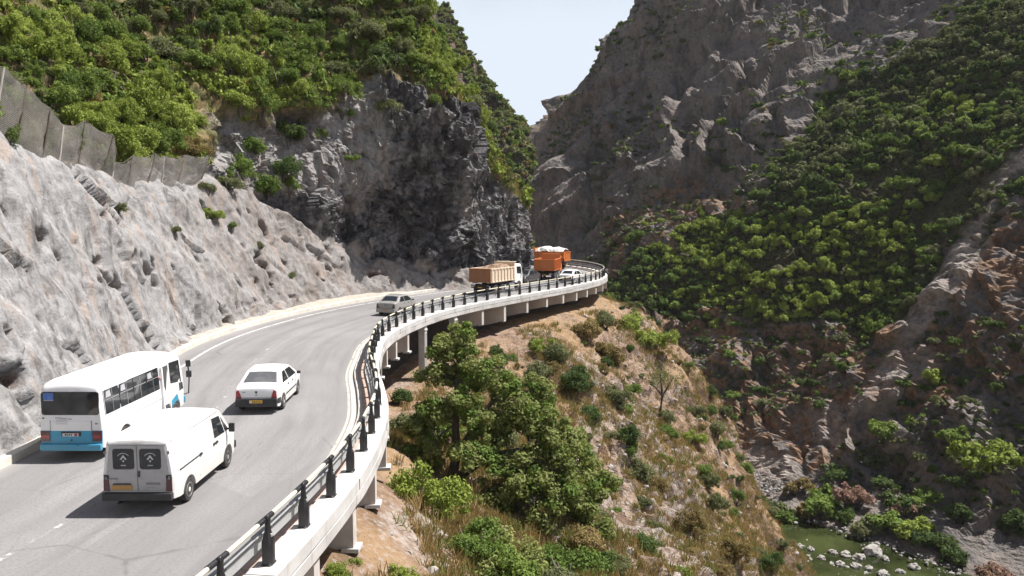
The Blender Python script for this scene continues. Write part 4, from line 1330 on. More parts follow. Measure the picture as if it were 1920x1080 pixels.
for a in ((388, 345, 20, "leaf_olive", "dry tuft bush on the rim of the grey wall"),
          (222, 388, 18, "leaf_olive", "small olive bush growing on the grey wall below the netting"),
          (398, 398, 20, "leaf_bright", "small bright bush, left of two on the grey wall"),
          (431, 420, 12, "leaf_green", "small green bush, right of two on the grey wall"),
          (327, 428, 14, "leaf_olive", "tiny olive tuft on the middle of the grey wall"),
          (489, 456, 14, "leaf_olive", "tiny tuft at the dark cleft of the grey wall"),
          (542, 515, 14, "leaf_olive", "tiny bush low on the wall near the crag"),
          (660, 290, 14, "leaf_green", "small green bush clinging to the pale upper crag"),
          (600, 250, 16, "leaf_green", "small green bush high on the left of the crag"),
          (500, 325, 46, "leaf_green", "large green bush overhanging the wall at the crag's left foot"),
          (455, 300, 40, "leaf_green", "green bush over the notch between netting and crag"),
          (530, 300, 34, "leaf_dark", "dark bush in the cleft left of the crag, lower of the cleft bushes"),
          (480, 255, 40, "leaf_green", "green bush in the cleft left of the crag, above the overhanging one"),
          (540, 240, 34, "leaf_dark", "dark bush at the crag's upper left corner"),
          (575, 205, 30, "leaf_green", "green bush hanging over the crag's left brow"),
          (640, 195, 28, "leaf_green", "green bush hanging over the pale part of the crag"),
          (740, 190, 34, "leaf_olive", "round olive bush hanging over the middle of the crag"),
          (800, 175, 26, "leaf_green", "green bush hanging over the crag's right brow"),
          (430, 335, 28, "leaf_olive", "olive bush where netting and wall end"),
          (545, 345, 24, "leaf_green", "green bush at the tip of the overhanging thicket")):
    spot(A_, *a[:4], label=a[4], tall=1.1)

# --- the big tree below the bridge
def big_tree(base, label):
    r = np.random.default_rng(17)
    root = tag(empty("tree", base), label, "tree")
    limbs = [  # end points relative to the base (x right, y away, z up) and their leaf clump radius
        ((.2, .6, 5.9), 1.0), ((-.5, .3, 4.6), .95), ((1.0, .2, 5.0), 1.05), ((1.8, 1.0, 4.0), 1.1), ((.5, -.6, 3.6), .9), ((-.6, -.3, 3.3), .85),
        ((2.6, -.2, 3.2), 1.15), ((3.4, .8, 2.4), 1.1), ((4.3, -.3, 1.9), 1.1), ((5.0, .5, 1.0), 1.0), ((3.2, -1.2, 1.4), 1.15), ((4.4, -1.4, .3), 1.1), ((2.2, -1.6, .6), 1.1),
        ((3.4, -2.0, -.6), 1.15), ((2.2, -2.4, -1.2), 1.1), ((4.6, -.6, -.7), 1.05), ((1.4, -1.8, -.2), .95), ((1.6, -.4, 2.2), .9), ((5.2, -.9, -.2), .9), ((3.0, .2, 3.9), .9),
        ((1.2, -2.8, -2.0), .95), ((3.0, -2.7, -2.0), 1.0), ((-.9, -.9, 1.6), .8), ((2.4, .3, 2.8), 1.0), ((3.8, -.6, 2.6), .95), ((2.0, -1.0, 1.4), .95), ((2.8, -1.0, .4), 1.0), ((4.0, -1.0, 1.0), .95), ((1.0, -.3, 3.0), .85), ((.9, .6, 4.3), .85), ((5.6, -.2, .2), .85), ((5.3, -1.6, -1.2), .95), ((2.6, -3.6, -3.6), 1.0), ((4.4, -3.0, -3.0), 1.0), ((1.0, -3.6, -3.2), .9), ((-1.3, -.4, 2.6), .7), ((.6, -1.4, 1.8), .8), ((1.9, -3.2, -2.9), 1.0), ((3.6, -3.2, -2.9), 1.05), ((.6, -2.6, -1.4), .8), ((4.6, -2.2, -1.6), 1.0), ((.3, .9, 6.4), .6), ((-.2, .2, 5.6), .7)]
    tr = MB()
    f0, f1 = Vector((0, 0, 0)), Vector((.15, 0, 1.3))
    tr.tube([(0, 0, -.8), (-.05, 0, .3), f1, (.1, .1, 2.6), (.15, .3, 4.2), (.2, .5, 5.6)], [.26, .22, .2, .15, .1, .05], 8)
    tr.tube([(0, 0, .2), (.8, -.3, .9), (1.8, -.5, 1.5), (3.0, -.4, 1.7), (4.2, -.3, 1.5)], [.2, .17, .13, .09, .05], 8)
    tr.tube([(0, 0, 0), (.8, -.9, .1), (1.8, -1.4, .3), (3.0, -1.8, .1)], [.17, .14, .1, .06], 8)
    tr.tube([(.1, .05, 1.2), (.8, .1, 2.4), (1.5, .3, 3.4), (2.2, .6, 3.9)], [.14, .11, .08, .04], 7)
    tr.build("trunk", MATS["bark"], root, True, 60)
    nodes = [Vector(p) for p in ((.1, .1, 2.6), (.15, .3, 4.2), (1.8, -.5, 1.5), (3.0, -.4, 1.7), (1.8, -1.4, .3), (3.0, -1.8, .1), (.8, .1, 2.4), (1.5, .3, 3.4))]
    lm = MB()
    V, Q, n0 = [], [], 0
    cc, rr = [], []
    for (x, y, z), rad in limbs:
        e = Vector((x, y, z))
        n = min(nodes, key=lambda k: (k - e).length)
        mid = (n + e) / 2 + Vector((r.normal() * .15, r.normal() * .15, .15))
        lm.tube([n, mid, e], [.06, .04, .012], 5)
        for k in range(19):
            d = r.normal(size=3); d /= np.linalg.norm(d)
            c = np.array(e) + d * rad * (.35 + .62 * r.random()) * np.array([1, 1, .75])
            cc.append(c); rr.append(rad * (.24 + .24 * r.random()))
            if k % 2 == 0: lm.tube([e, Vector((np.array(e) * .4 + c * .6)), Vector(c)], [.02, .014, .006], 4)
    v, q = leaf_cloud(r, np.array(cc), np.array(rr), 130, .115, up=.3)
    lm.build("branches", MATS["bark"], root, True, 60)
    cm = mesh_np("crown", v, q, smooth=False)
    cm.materials.append(MATS["leaf_tree"]); cm.materials.append(MATS["leaf_green"])
    side = (np.repeat(r.random(len(cc)), 130) < .25).astype(np.int32)
    cm.polygons.foreach_set("material_index", side)
    link("crown", cm, root)
    return root
tb = pick(S_, 852, 905)
bt_ = big_tree(tb - np.array([0, 0, .15]), "big spreading green tree with dark forked trunk below the bridge")
bt_.scale = (1.18, 1.18, 1.12)
def thin_tree(px, py, hpx, label):
    p = pick(S_, px, py); Y = project(p)[0, 2]; hh = hpx * Y / FOC
    root = tag(empty("tree", p - np.array([0, 0, .1])), label, "tree")
    r = np.random.default_rng(23)
    b = MB(); b.tube([(0, 0, -.2), (.05 * hh, 0, .35 * hh), (0, 0, .8 * hh)], [.04 * hh, .028 * hh, .01 * hh], 6)
    b.tube([(.05 * hh, 0, .35 * hh), (.25 * hh, .1, .7 * hh)], [.02 * hh, .006 * hh], 5); b.tube([(.05 * hh, 0, .35 * hh), (-.2 * hh, .1, .65 * hh)], [.02 * hh, .006 * hh], 5)
    b.build("trunk", MATS["bark"], root, True)
    d = r.normal(size=(40, 3)); d /= np.linalg.norm(d, axis=1, keepdims=True)
    c = d * (.1 + .28 * r.random(40))[:, None] * hh * np.array([1.2, 1.2, .7]) + np.array([0, 0, .75 * hh])
    v, q = leaf_cloud(r, c, np.full(40, .11 * hh), 26, .13)
    link("crown", mesh_np("crown", v, q, mat=MATS["leaf_olive"], smooth=False), root)
thin_tree(1238, 770, 100, "small thin tree with bare stem on the golden slope")

# --- grass and loose stones
def tufts(name, pts, mats, label, blades=15, hgt=.5, seed=5):
    r = np.random.default_rng(seed)
    n = len(pts)
    k = n * blades
    b = np.repeat(pts, blades, 0) + r.normal(size=(k, 3)) * np.array([.14, .14, .0])
    hh = hgt * (.4 + .9 * np.repeat(r.random(n), blades)) * (.6 + .6 * r.random(k))
    lean = r.normal(size=(k, 3)) * .35; lean[:, 2] = 1
    tip = b + lean * hh[:, None]
    a = r.random(k) * 6.28
    w = np.stack([np.cos(a), np.sin(a), np.zeros(k)], 1) * (.010 + .016 * r.random(k))[:, None]
    b = b - np.array([0, 0, .06])
    mid = (b + tip) / 2 + np.array([0, 0, .04])
    V = np.stack([b - w, b + w, tip + w * .15, mid - w], 1).reshape(-1, 3)
    me = mesh_np(name, V, np.arange(k * 4).reshape(-1, 4), smooth=False)
    for m in mats: me.materials.append(MATS[m])
    me.polygons.foreach_set("material_index", np.repeat(r.integers(0, len(mats), n), blades).astype(np.int32))
    return tag(link(name, me), label, kind="stuff")
cv = C_D.reshape(-1, 3); cpj = project(cv)
ok = np.where((cpj[:, 0] > 560) & (cpj[:, 0] < 1600) & (cpj[:, 1] > 480) & (cpj[:, 1] < 1180) & (dist_road > .6) & (cv[:, 2] > -33))[0]
gd = fbm(cv[ok] * .17 + 5, 3, 501)
gk = ok[(gd + r.normal(size=len(ok)) * .3) > -.12]
# even out by ground area
def areas(gr):
    du = np.gradient(gr, axis=0); dv = np.gradient(gr, axis=1)
    return np.linalg.norm(np.cross(du, dv), axis=2).reshape(-1)
ar = areas(C_D)
wgt = ar[gk] * np.clip(60 / cpj[gk, 2], .6, 2.5); gk = r.choice(gk, 20000, p=wgt / wgt.sum())
tufts("dry_grass", cv[gk] + r.normal(size=(len(gk), 3)) * np.array([.12, .12, 0]), ["dry_grass", "dry_grass", "dry_grass", "green_grass"], "tufts of dry golden grass on the spur", hgt=.46)
ga = np.where(((a_soil > .3)) & (apj[:, 2] > 5) & (apj[:, 0] > -60) & (apj[:, 0] < 1020) & (apj[:, 1] > -40))[0]
war = areas(A_D); wg = war[ga] * np.where(in_poly(apj[ga, 0], apj[ga, 1], [(840, 130), (1010, 150), (1010, 480), (930, 480), (880, 300)]), 4, 1)
ga = r.choice(ga, 5000, p=wg / wg.sum())
tufts("dry_grass", av[ga], ["dry_grass", "green_grass", "green_grass"], "dry grass between the shrubs above the wall", hgt=.75, seed=9)
def rock_geo(seed, sub=2):
    b = bmesh.new(); bmesh.ops.create_icosphere(b, subdivisions=sub, radius=1)
    v = np.array([x.co[:] for x in b.verts]); f = np.array([[x.index for x in fc.verts] for fc in b.faces]); b.free()
    h, _, _ = facets(v * 1.3 + seed * 3.1, seed, .9)
    v = v * (1 + .35 * h + .1 * fbm(v * 2 + seed, 2, seed))[:, None] * np.array([1, .8, .62])
    return v, f
m_concrete("river_stone", (0.19, 0.178, 0.163), (0.36, 0.34, 0.315), (0.22, 0.2, 0.17), 0.5, 1.5)
m_concrete("slope_stone", (0.20, 0.175, 0.155), (0.36, 0.325, 0.295), (0.2, 0.16, 0.13), 0.5, 2.0)
def stones(name, pts, sizes, mat, label, seed=1, sub=1):
    r = np.random.default_rng(seed)
    geos = [rock_geo(k + 40, sub) for k in range(6)]
    V, T, n0 = [], [], 0
    for p, s in zip(pts, sizes):
        v, f = geos[r.integers(0, 6)]
        R = np.array(Matrix.Rotation(r.random() * 6.28, 3, 'Z') @ Matrix.Rotation(r.normal() * .4, 3, 'X'))
        V.append(v @ R.T * s + p); T.append(f + n0); n0 += len(v)
    return tag(link(name, mesh_np(name, np.concatenate(V), None, np.concatenate(T), mat, smooth=False)), label, kind="stuff")
wgt = ar[ok] * np.clip(60 / cpj[ok, 2], .6, 2.5) * (1 + sstep(0, .4, fbm(cv[ok] * .1 + 7, 3, 131)) * 3); sk = r.choice(ok, 1500, p=wgt / wgt.sum())
stones("stones", cv[sk], .08 + .30 * r.random(len(sk)) ** 3, MATS["slope_stone"], "loose stones scattered over the dry spur")
# gravel and cobbles of the river bank
gb = []
for k in range(300):
    t = r.random()
    px = np.interp(t, [0, .3, 1], [1410, 1480, 1800]) + r.normal() * 8
    py = np.interp(t, [0, .3, 1], [900, 955, 1072]) + r.normal() * 8
    gb.append(G(px, py, -35.95 + .5 * r.random()))
for k in range(260):
    gb.append(G(r.uniform(1400, 1490), r.uniform(872, 925), -34.6 + r.random() * .8))
for k in range(55):      # shoal in mid-stream
    t = r.random(); px = np.interp(t, [0, 1], [1470, 1640]) + r.normal() * 22; py = np.interp(t, [0, 1], [1022, 1075]) + r.normal() * 9
    gb.append(G(px, py, -36.02))
stones("river_gravel", np.array(gb), .08 + .34 * r.random(len(gb)) ** 2.5, MATS["river_stone"], "pale gravel and cobbles along the river", 3)
BOUL = [(1635, 1034, 1.35), (1610, 1046, .9), (1585, 1040, .7), (1562, 1036, .6), (1660, 1048, .6), (1714, 1064, .8), (1688, 1072, .55), (1655, 1076, .7), (1500, 1024, .5), (1520, 1030, .55), (1540, 1046, .5), (1575, 1058, .6), (1605, 1062, .7), (1630, 1066, .6), (1463, 1008, .35), (1475, 1030, .5)]
for k, (px, py, s) in enumerate(BOUL):
    v, f = rock_geo(70 + k, 3)
    o = link("boulder", mesh_np("boulder", v * s, None, f, MATS["river_stone"], smooth=False))
    p = G(px, py, -36.0 + s * .15); o.location = p; o.rotation_euler = (0, 0, r.random() * 6)
    if k == 0:
        tag(o, "largest pale boulder standing in the river", "boulder")
    else:
        tag(o, "smaller pale boulder lying in the shallow river", "boulder", "boulders in the river")

# ---------------------------------------------------------------- rockfall netting on the rim of the wall
def m_net():
    t = NT("wire_net")
    uv = t.n('ShaderNodeUVMap').outputs[0]
    w = t.n('ShaderNodeTexBrick'); w.offset = 0.0
    w.inputs['Scale'].default_value = 1.0; w.inputs['Mortar Size'].default_value = .008; w.inputs['Brick Width'].default_value = .07; w.inputs['Row Height'].default_value = .07
    t.l(uv, w.inputs['Vector'])
    n = t.noise(t.geo(), 1.2, 3, .6)
    fac = t.math('MAXIMUM', w.outputs['Fac'], t.ramp(n, [(.3, .30), (.7, .66)]))
    d = t.bsdf(t.ramp(t.noise(t.geo(), .7, 3, .6), [(.35, (0.15, 0.14, 0.13)), (.65, (0.26, 0.235, 0.21))]), .8)
    tr = t.n('ShaderNodeBsdfTransparent')
    mx = t.n('ShaderNodeMixShader')
    t.l(fac, mx.inputs[0]); t.l(tr.outputs[0], mx.inputs[1]); t.l(d.outputs[0], mx.inputs[2])
    return t.done(mx)
m_net()
m_plain("pale_post", (0.42, 0.39, 0.36), .7, dirt=.5, dirtcol=(.2, .17, .15))
m_plain("rusty_post", (0.10, 0.075, 0.06), .8, dirt=.4)
net = tag(empty("rockfall_fence", (0, 0, 0)), "sagging grey wire netting on leaning posts along the top of the wall", "fence")
fu = np.linspace(2.35, 5.55, 15)
feet, tops = [], []
for k, u in enumerate(fu):
    v = 4.35 + .1 * math.sin(k * 2.1)
    p, n = A_at(u, v)
    hh = np.interp(k, [0, 5, 9, 14], [2.7, 2.5, 2.1, 1.7]) * random.uniform(.9, 1.1)
    p = Vector(p) - Vector((0, 0, .3))
    tp = p + Vector((random.uniform(.1, .7), random.uniform(.1, .9), hh + .3))
    feet.append(p); tops.append(tp)
    b = MB(); b.tube([p, (p + tp) / 2 + Vector((.03, .03, 0)), tp], [.055, .05, .045], 6)
    b.build("post", MATS["pale_post" if k % 3 == 0 else "rusty_post"], net, True)
for k in range(len(feet) - 1):
    nu, nv = 9, 9
    g = np.zeros((nu, nv, 3)); uvs = np.zeros((nu, nv, 2))
    for i in range(nu):
        for j in range(nv):
            a, b_ = i / (nu - 1), j / (nv - 1)
            bot = feet[k].lerp(feet[k + 1], a); top = tops[k].lerp(tops[k + 1], a)
            q = bot.lerp(top, b_)
            sag = math.sin(a * math.pi) * (.16 + .1 * random.random())
            g[i, j] = (q.x + sag * .6 + random.gauss(0, .03), q.y, q.z - sag * (.9 * b_ + .1))
            uvs[i, j] = ((k + a) * 3.2, b_ * 2.6)
    me = mesh_np("net_panel", g, grid_quads(nu, nv), mat=MATS["wire_net"], smooth=True)
    ul = me.uv_layers.new(name="UVMap")
    vi = np.zeros(len(me.loops), np.int32); me.loops.foreach_get("vertex_index", vi)
    ul.data.foreach_set("uv", uvs.reshape(-1, 2)[vi].astype(np.float32).ravel())
    link("net_panel", me, net)
    b = MB(); b.tube([tops[k], tops[k].lerp(tops[k + 1], .5) - Vector((0, 0, .2)), tops[k + 1]], .02, 5)
    b.build("cable", MATS["rusty_post"], net, True)
# ---------------------------------------------------------------- vehicles
def m_paint(name, col, dust=0.25, dustcol=(0.42, 0.38, 0.33), rough=0.38, coat=0.25, low=0.5):
    """car paint with road dust gathering low on the body"""
    t = NT(name)
    o = t.obj()
    sep = t.n('ShaderNodeSeparateXYZ'); t.l(o, sep.inputs[0])
    n = t.noise(o, 2.2, 4, 0.65)
    lowf = t.math('MULTIPLY', t.ramp(sep.outputs[2], [(0.25, 1.0), (1.0, 0.12)]), t.ramp(n, [(0.3, low * .4), (0.7, low)]))
    c = t.mix(lowf, col, dustcol)
    c = t.mix(t.ramp(t.noise(o, 7, 3, .6), [(.5, 0), (.75, dust)]), c, dustcol)
    return t.done(t.bsdf(c, rough, None, 0, 0.5, coat))
m_paint("white_paint", (0.80, 0.80, 0.79), .10)
m_paint("white_paint_dusty", (0.72, 0.71, 0.69), .35)
m_paint("dirty_shaded_door_paint", (0.40, 0.39, 0.385), .55, (0.27, 0.25, 0.235), .55, .05, .7)  # rear doors: road dirt, plus shade darkened into the base colour
m_paint("blue_paint", (0.006, 0.27, 0.45), .12, (0.2, 0.3, 0.35))
m_paint("silver_paint", (0.27, 0.265, 0.255), .2, (.24, .22, .2), .35, .5)
m_paint("dark_paint", (0.05, 0.05, 0.055), .2, (.16, .14, .12))
m_paint("grey_paint", (0.20, 0.21, 0.215), .2)
m_paint("orange_paint", (0.56, 0.16, 0.035), .35, (0.33, 0.15, 0.07), .5, 0.0)
m_paint("beige_bed_paint", (0.70, 0.57, 0.43), .45, (0.46, 0.30, 0.19), .6, 0.0, .2)
m_paint("rust_gate_paint", (0.30, 0.13, 0.06), .6, (0.16, 0.075, 0.045), .7, 0.0, .3)
m_plain("dark_glass", (0.018, 0.021, 0.024), 0.06, 0, 0.6)
m_plain("grey_glass", (0.10, 0.10, 0.105), 0.10, 0, 0.7, dirt=.5, dirtcol=(.24, .23, .225), dscale=1.5)
m_plain("black_plastic", (0.022, 0.022, 0.024), 0.55, dirt=.5, dirtcol=(.075, .068, .062), dscale=3)
m_plain("tyre_rubber", (0.028, 0.027, 0.027), 0.85, dirt=.5, dirtcol=(.13, .115, .10), dscale=5)
m_plain("rim_metal", (0.42, 0.41, 0.40), 0.45, .5, dirt=.4, dirtcol=(.2, .18, .16), dscale=6)
m_plain("rim_pale", (0.62, 0.61, 0.60), 0.5, .1, dirt=.4, dirtcol=(.3, .28, .26), dscale=6)
m_plain("rim_dusty", (0.40, 0.33, 0.29), 0.7)
m_plain("red_lens", (0.30, 0.012, 0.018), 0.18, 0, .6, .4)
m_plain("dark_lens", (0.075, 0.008, 0.014), 0.2, 0, .6, .4)
m_plain("plate_yellow", (0.62, 0.36, 0.03), 0.5)
m_plain("plate_orange", (0.42, 0.23, 0.075), 0.6)
m_plain("plate_white", (0.55, 0.55, 0.54), 0.5)
m_plain("plate_ink", (0.03, 0.026, 0.022), 0.6)
m_plain("sticker_blue", (0.05, 0.14, 0.42), 0.4, dirt=.5, dirtcol=(.25, .35, .6), dscale=7)
m_plain("sticker_pale", (0.42, 0.42, 0.44), 0.5)
m_plain("seam_grey", (0.20, 0.195, 0.19), 0.7)  # plain grey of seams, hinges, gutters and badges
m_plain("panel_print", (0.30, 0.29, 0.30), 0.7)
m_plain("chrome", (0.6, 0.6, 0.6), 0.25, .9)
m_plain("doorway_shade", (0.06, 0.062, 0.068), .9)
m_plain("white_gravel", (0.68, 0.655, 0.62), .9, dirt=.4, dirtcol=(.5, .46, .42), dscale=3)
m_plain("brown_load", (0.24, 0.15, 0.09), .95, dirt=.8, dirtcol=(.42, .33, .26), dscale=2)

def lerp_keys(keys):
    xs = [k[0] for k in keys]; ys_ = [k[1] for k in keys]
    return lambda y: float(np.interp(y, xs, ys_))
class Body:
    """a lofted vehicle body with functions for its side and top surfaces"""
    def __init__(s, ztop, w0, zb, belt, tum, arches, rc=.10, crown=.03, bulge=.04):
        s.zt, s.w0, s.zb0, s.belt, s.tum, s.arch, s.rc, s.crown, s.bulge = lerp_keys(ztop), lerp_keys(w0), lerp_keys(zb), belt, tum, arches, rc, crown, bulge
        s.y0, s.y1 = ztop[0][0], ztop[-1][0]
        s.keys = sorted({k[0] for k in ztop} | {k[0] for k in w0} | {k[0] for k in zb})
    def zb(s, y):
        z = s.zb0(y)
        for yc, R, zc in s.arch:
            d = abs(y - yc)
            if d < R: z = max(z, zc + math.sqrt(R * R - d * d))
        return z
    def W(s, y, z):
        w = s.w0(y)
        if z < s.belt:
            return w - s.bulge * ((s.belt - z) / s.belt) ** 2
        return w - (z - s.belt) * s.tum
    def top(s, y, x):
        zt = s.zt(y); wt = max(.05, s.W(y, zt))
        return zt + s.crown * (1 - (x / wt) ** 2)
    def mesh(s, name, mat):
        ys_ = set(np.round(np.arange(s.y0, s.y1, .12), 4)) | set(s.keys)
        for yc, R, zc in s.arch:
            ys_ |= set(np.round(yc + R * np.cos(np.linspace(0, math.pi, 15)), 4)) | {yc - R - .001, yc + R + .001}
        ys_ = sorted(y for y in ys_ if s.y0 <= y <= s.y1)
        rows = []
        for y in ys_:
            zb, zt = s.zb(y), s.zt(y)
            rc = min(s.rc, .35 * max(.02, zt - zb))
            half = [(0, max(zb, s.zb0(y))), (s.W(y, zb) - .012, zb)]
            zs = zt - rc
            for f in (0, .12, .25, .4, .55, .7, .85, 1):
                z = zb + (zs - zb) * f
                half.append((s.W(y, z), z))
            wt = s.W(y, zs)
            for a in (22, 45, 68, 90):
                a = math.radians(a)
                half.append((wt - rc * (1 - math.cos(a)), zs + rc * math.sin(a)))
            xe = wt - rc
            for f in (.7, .4, .15, 0):
                x = xe * f
                half.append((x, zt + s.crown * (1 - f * f)))
            rows.append([(x, y, z) for x, z in half])
        n = len(rows[0])
        g = np.array(rows)                                   # right half, bottom centre to top centre
        left = g[:, ::-1].copy(); left[:, :, 0] *= -1
        full = np.concatenate([g, left[:, 1:-1]], 1)
        full = np.concatenate([full, full[:, :1]], 1)
        nu, nv = full.shape[:2]
        b = MB()
        vs_ = [[b.bm.verts.new(full[i, j]) for j in range(nv - 1)] for i in range(nu)]
        for i in range(nu - 1):
            for j in range(nv - 1):
                k = (j + 1) % (nv - 1)
                try: b.bm.faces.new((vs_[i][j], vs_[i][k], vs_[i + 1][k], vs_[i + 1][j]))
                except ValueError: pass
        b.bm.faces.new(vs_[0]); b.bm.faces.new(vs_[-1][::-1])
        bmesh.ops.remove_doubles(b.bm, verts=b.bm.verts, dist=.0004)
        return b.mesh(name, mat, True, 32)
def rquad(x0, z0, x1, z1, r=.05, n=4):
    """rounded rectangle outline"""
    pts = []
    for cx, cz, a0 in ((x1 - r, z1 - r, 0), (x0 + r, z1 - r, 90), (x0 + r, z0 + r, 180), (x1 - r, z0 + r, 270)):
        for k in range(n + 1):
            a = math.radians(a0 + 90 * k / n)
            pts.append((cx + r * math.cos(a), cz + r * math.sin(a)))
    return pts
def panel(name, pts, fmap, mat, parent, off=.008, inner=-.03):
    """thin plate that follows a body surface: outline in 2-d, mapped through fmap(u, v, offset)"""
    b = MB()
    f = [b.bm.verts.new(fmap(u, v, off)) for u, v in pts]
    k = [b.bm.verts.new(fmap(u, v, inner)) for u, v in pts]
    cu, cv_ = np.mean([p[0] for p in pts]), np.mean([p[1] for p in pts])
    c = b.bm.verts.new(fmap(cu, cv_, off))
    n = len(pts)
    for i in range(n):
        b.bm.faces.new((c, f[i], f[(i + 1) % n]))
        b.bm.faces.new((f[i], k[i], k[(i + 1) % n], f[(i + 1) % n]))
    return b.build(name, mat, parent)
def side_map(B, sd):
    return lambda y, z, off: (sd * (B.W(y, z) + off), y, z)
def rear_map(y0, slope=0.0):
    return lambda x, z, off: (x, y0 - off + slope * z, z)
def patch_top(name, B, ya, yb, wa, wb, mat, parent, off=.008, n=7):
    """window lying on the sloping top surface, e.g. a windscreen"""
    b = MB()
    rows = []
    for i in range(n):
        y = ya + (yb - ya) * i / (n - 1); w = wa + (wb - wa) * i / (n - 1)
        dy = .02
        sl = (B.zt(y + dy) - B.zt(y - dy)) / (2 * dy)
        nrm_ = Vector((0, -sl, 1)).normalized()
        rows.append([b.bm.verts.new(Vector((x * w, y, B.top(y, x * w))) + nrm_ * off) for x in np.linspace(-1, 1, 7)])
    for i in range(n - 1):
        for j in range(6):
            b.bm.faces.new((rows[i][j], rows[i][j + 1], rows[i + 1][j + 1], rows[i + 1][j]))
    return b.build(name, mat, parent, True, 60)
WH = {}
def wheel(parent, x, y, R, w, rim, name="wheel"):
    key = (R, w, rim)
    if key not in WH:
        b = MB(); b.lathe([(R * .62, -w / 2), (R * .93, -w / 2), (R, -w * .36), (R, w * .36), (R * .93, w / 2), (R * .62, w / 2)], 'X', 28)
        ty = b.mesh("tyre", MATS["tyre_rubber"], True, 35)
        b = MB(); b.lathe([(R * .64, -.02), (R * .64, w / 2 - .01), (R * .58, w / 2 + .004), (R * .50, w / 2 - .03), (R * .24, w / 2 - .035), (R * .2, w / 2 + .006), (.01, w / 2 + .008)], 'X', 20)
        rm = b.mesh("rim", MATS[rim], True, 35)
        b = MB(); b.box((w / 2 - .024, 0, R * .37), (.012, R * .13, R * .14)); hole = b.mesh("rim_hole", MATS["black_plastic"])
        WH[key] = (ty, rm, hole)
    o = link(name, WH[key][0], parent)
    o.location = (x, y, R)
    if x < 0: o.rotation_euler = (0, 0, math.pi)
    rr = link("rim", WH[key][1], o)
    for k in range(6):
        h = link("rim_hole", WH[key][2], o); h.rotation_euler = (k * math.pi / 3, 0, 0)
    return o
def bx(name, c, s, mat, parent, bevel=.01, rot=None, smooth=False):
    b = MB(); b.box(c, s, rot, bevel)
    return b.build(name, MATS[mat], parent, smooth)
def vehicle(name, x, y, heading, label, cat, group=None):
    e = empty(name, (x, y, .005), math.atan2(-heading[0], heading[1]))
    return tag(e, label, cat, group)
def plate_marks(parent, spec, yb, z, h=.07):
    """unreadable dark characters on a number plate"""
    for i, (x, w) in enumerate(spec):
        b = MB(); b.box((x, yb, z), (w, .004, h))
        if i % 2 == 0: b.box((x + w * .9, yb, z + h * .25), (w * .7, .004, h * .35))
        b.build("character", MATS["plate_ink"], parent)

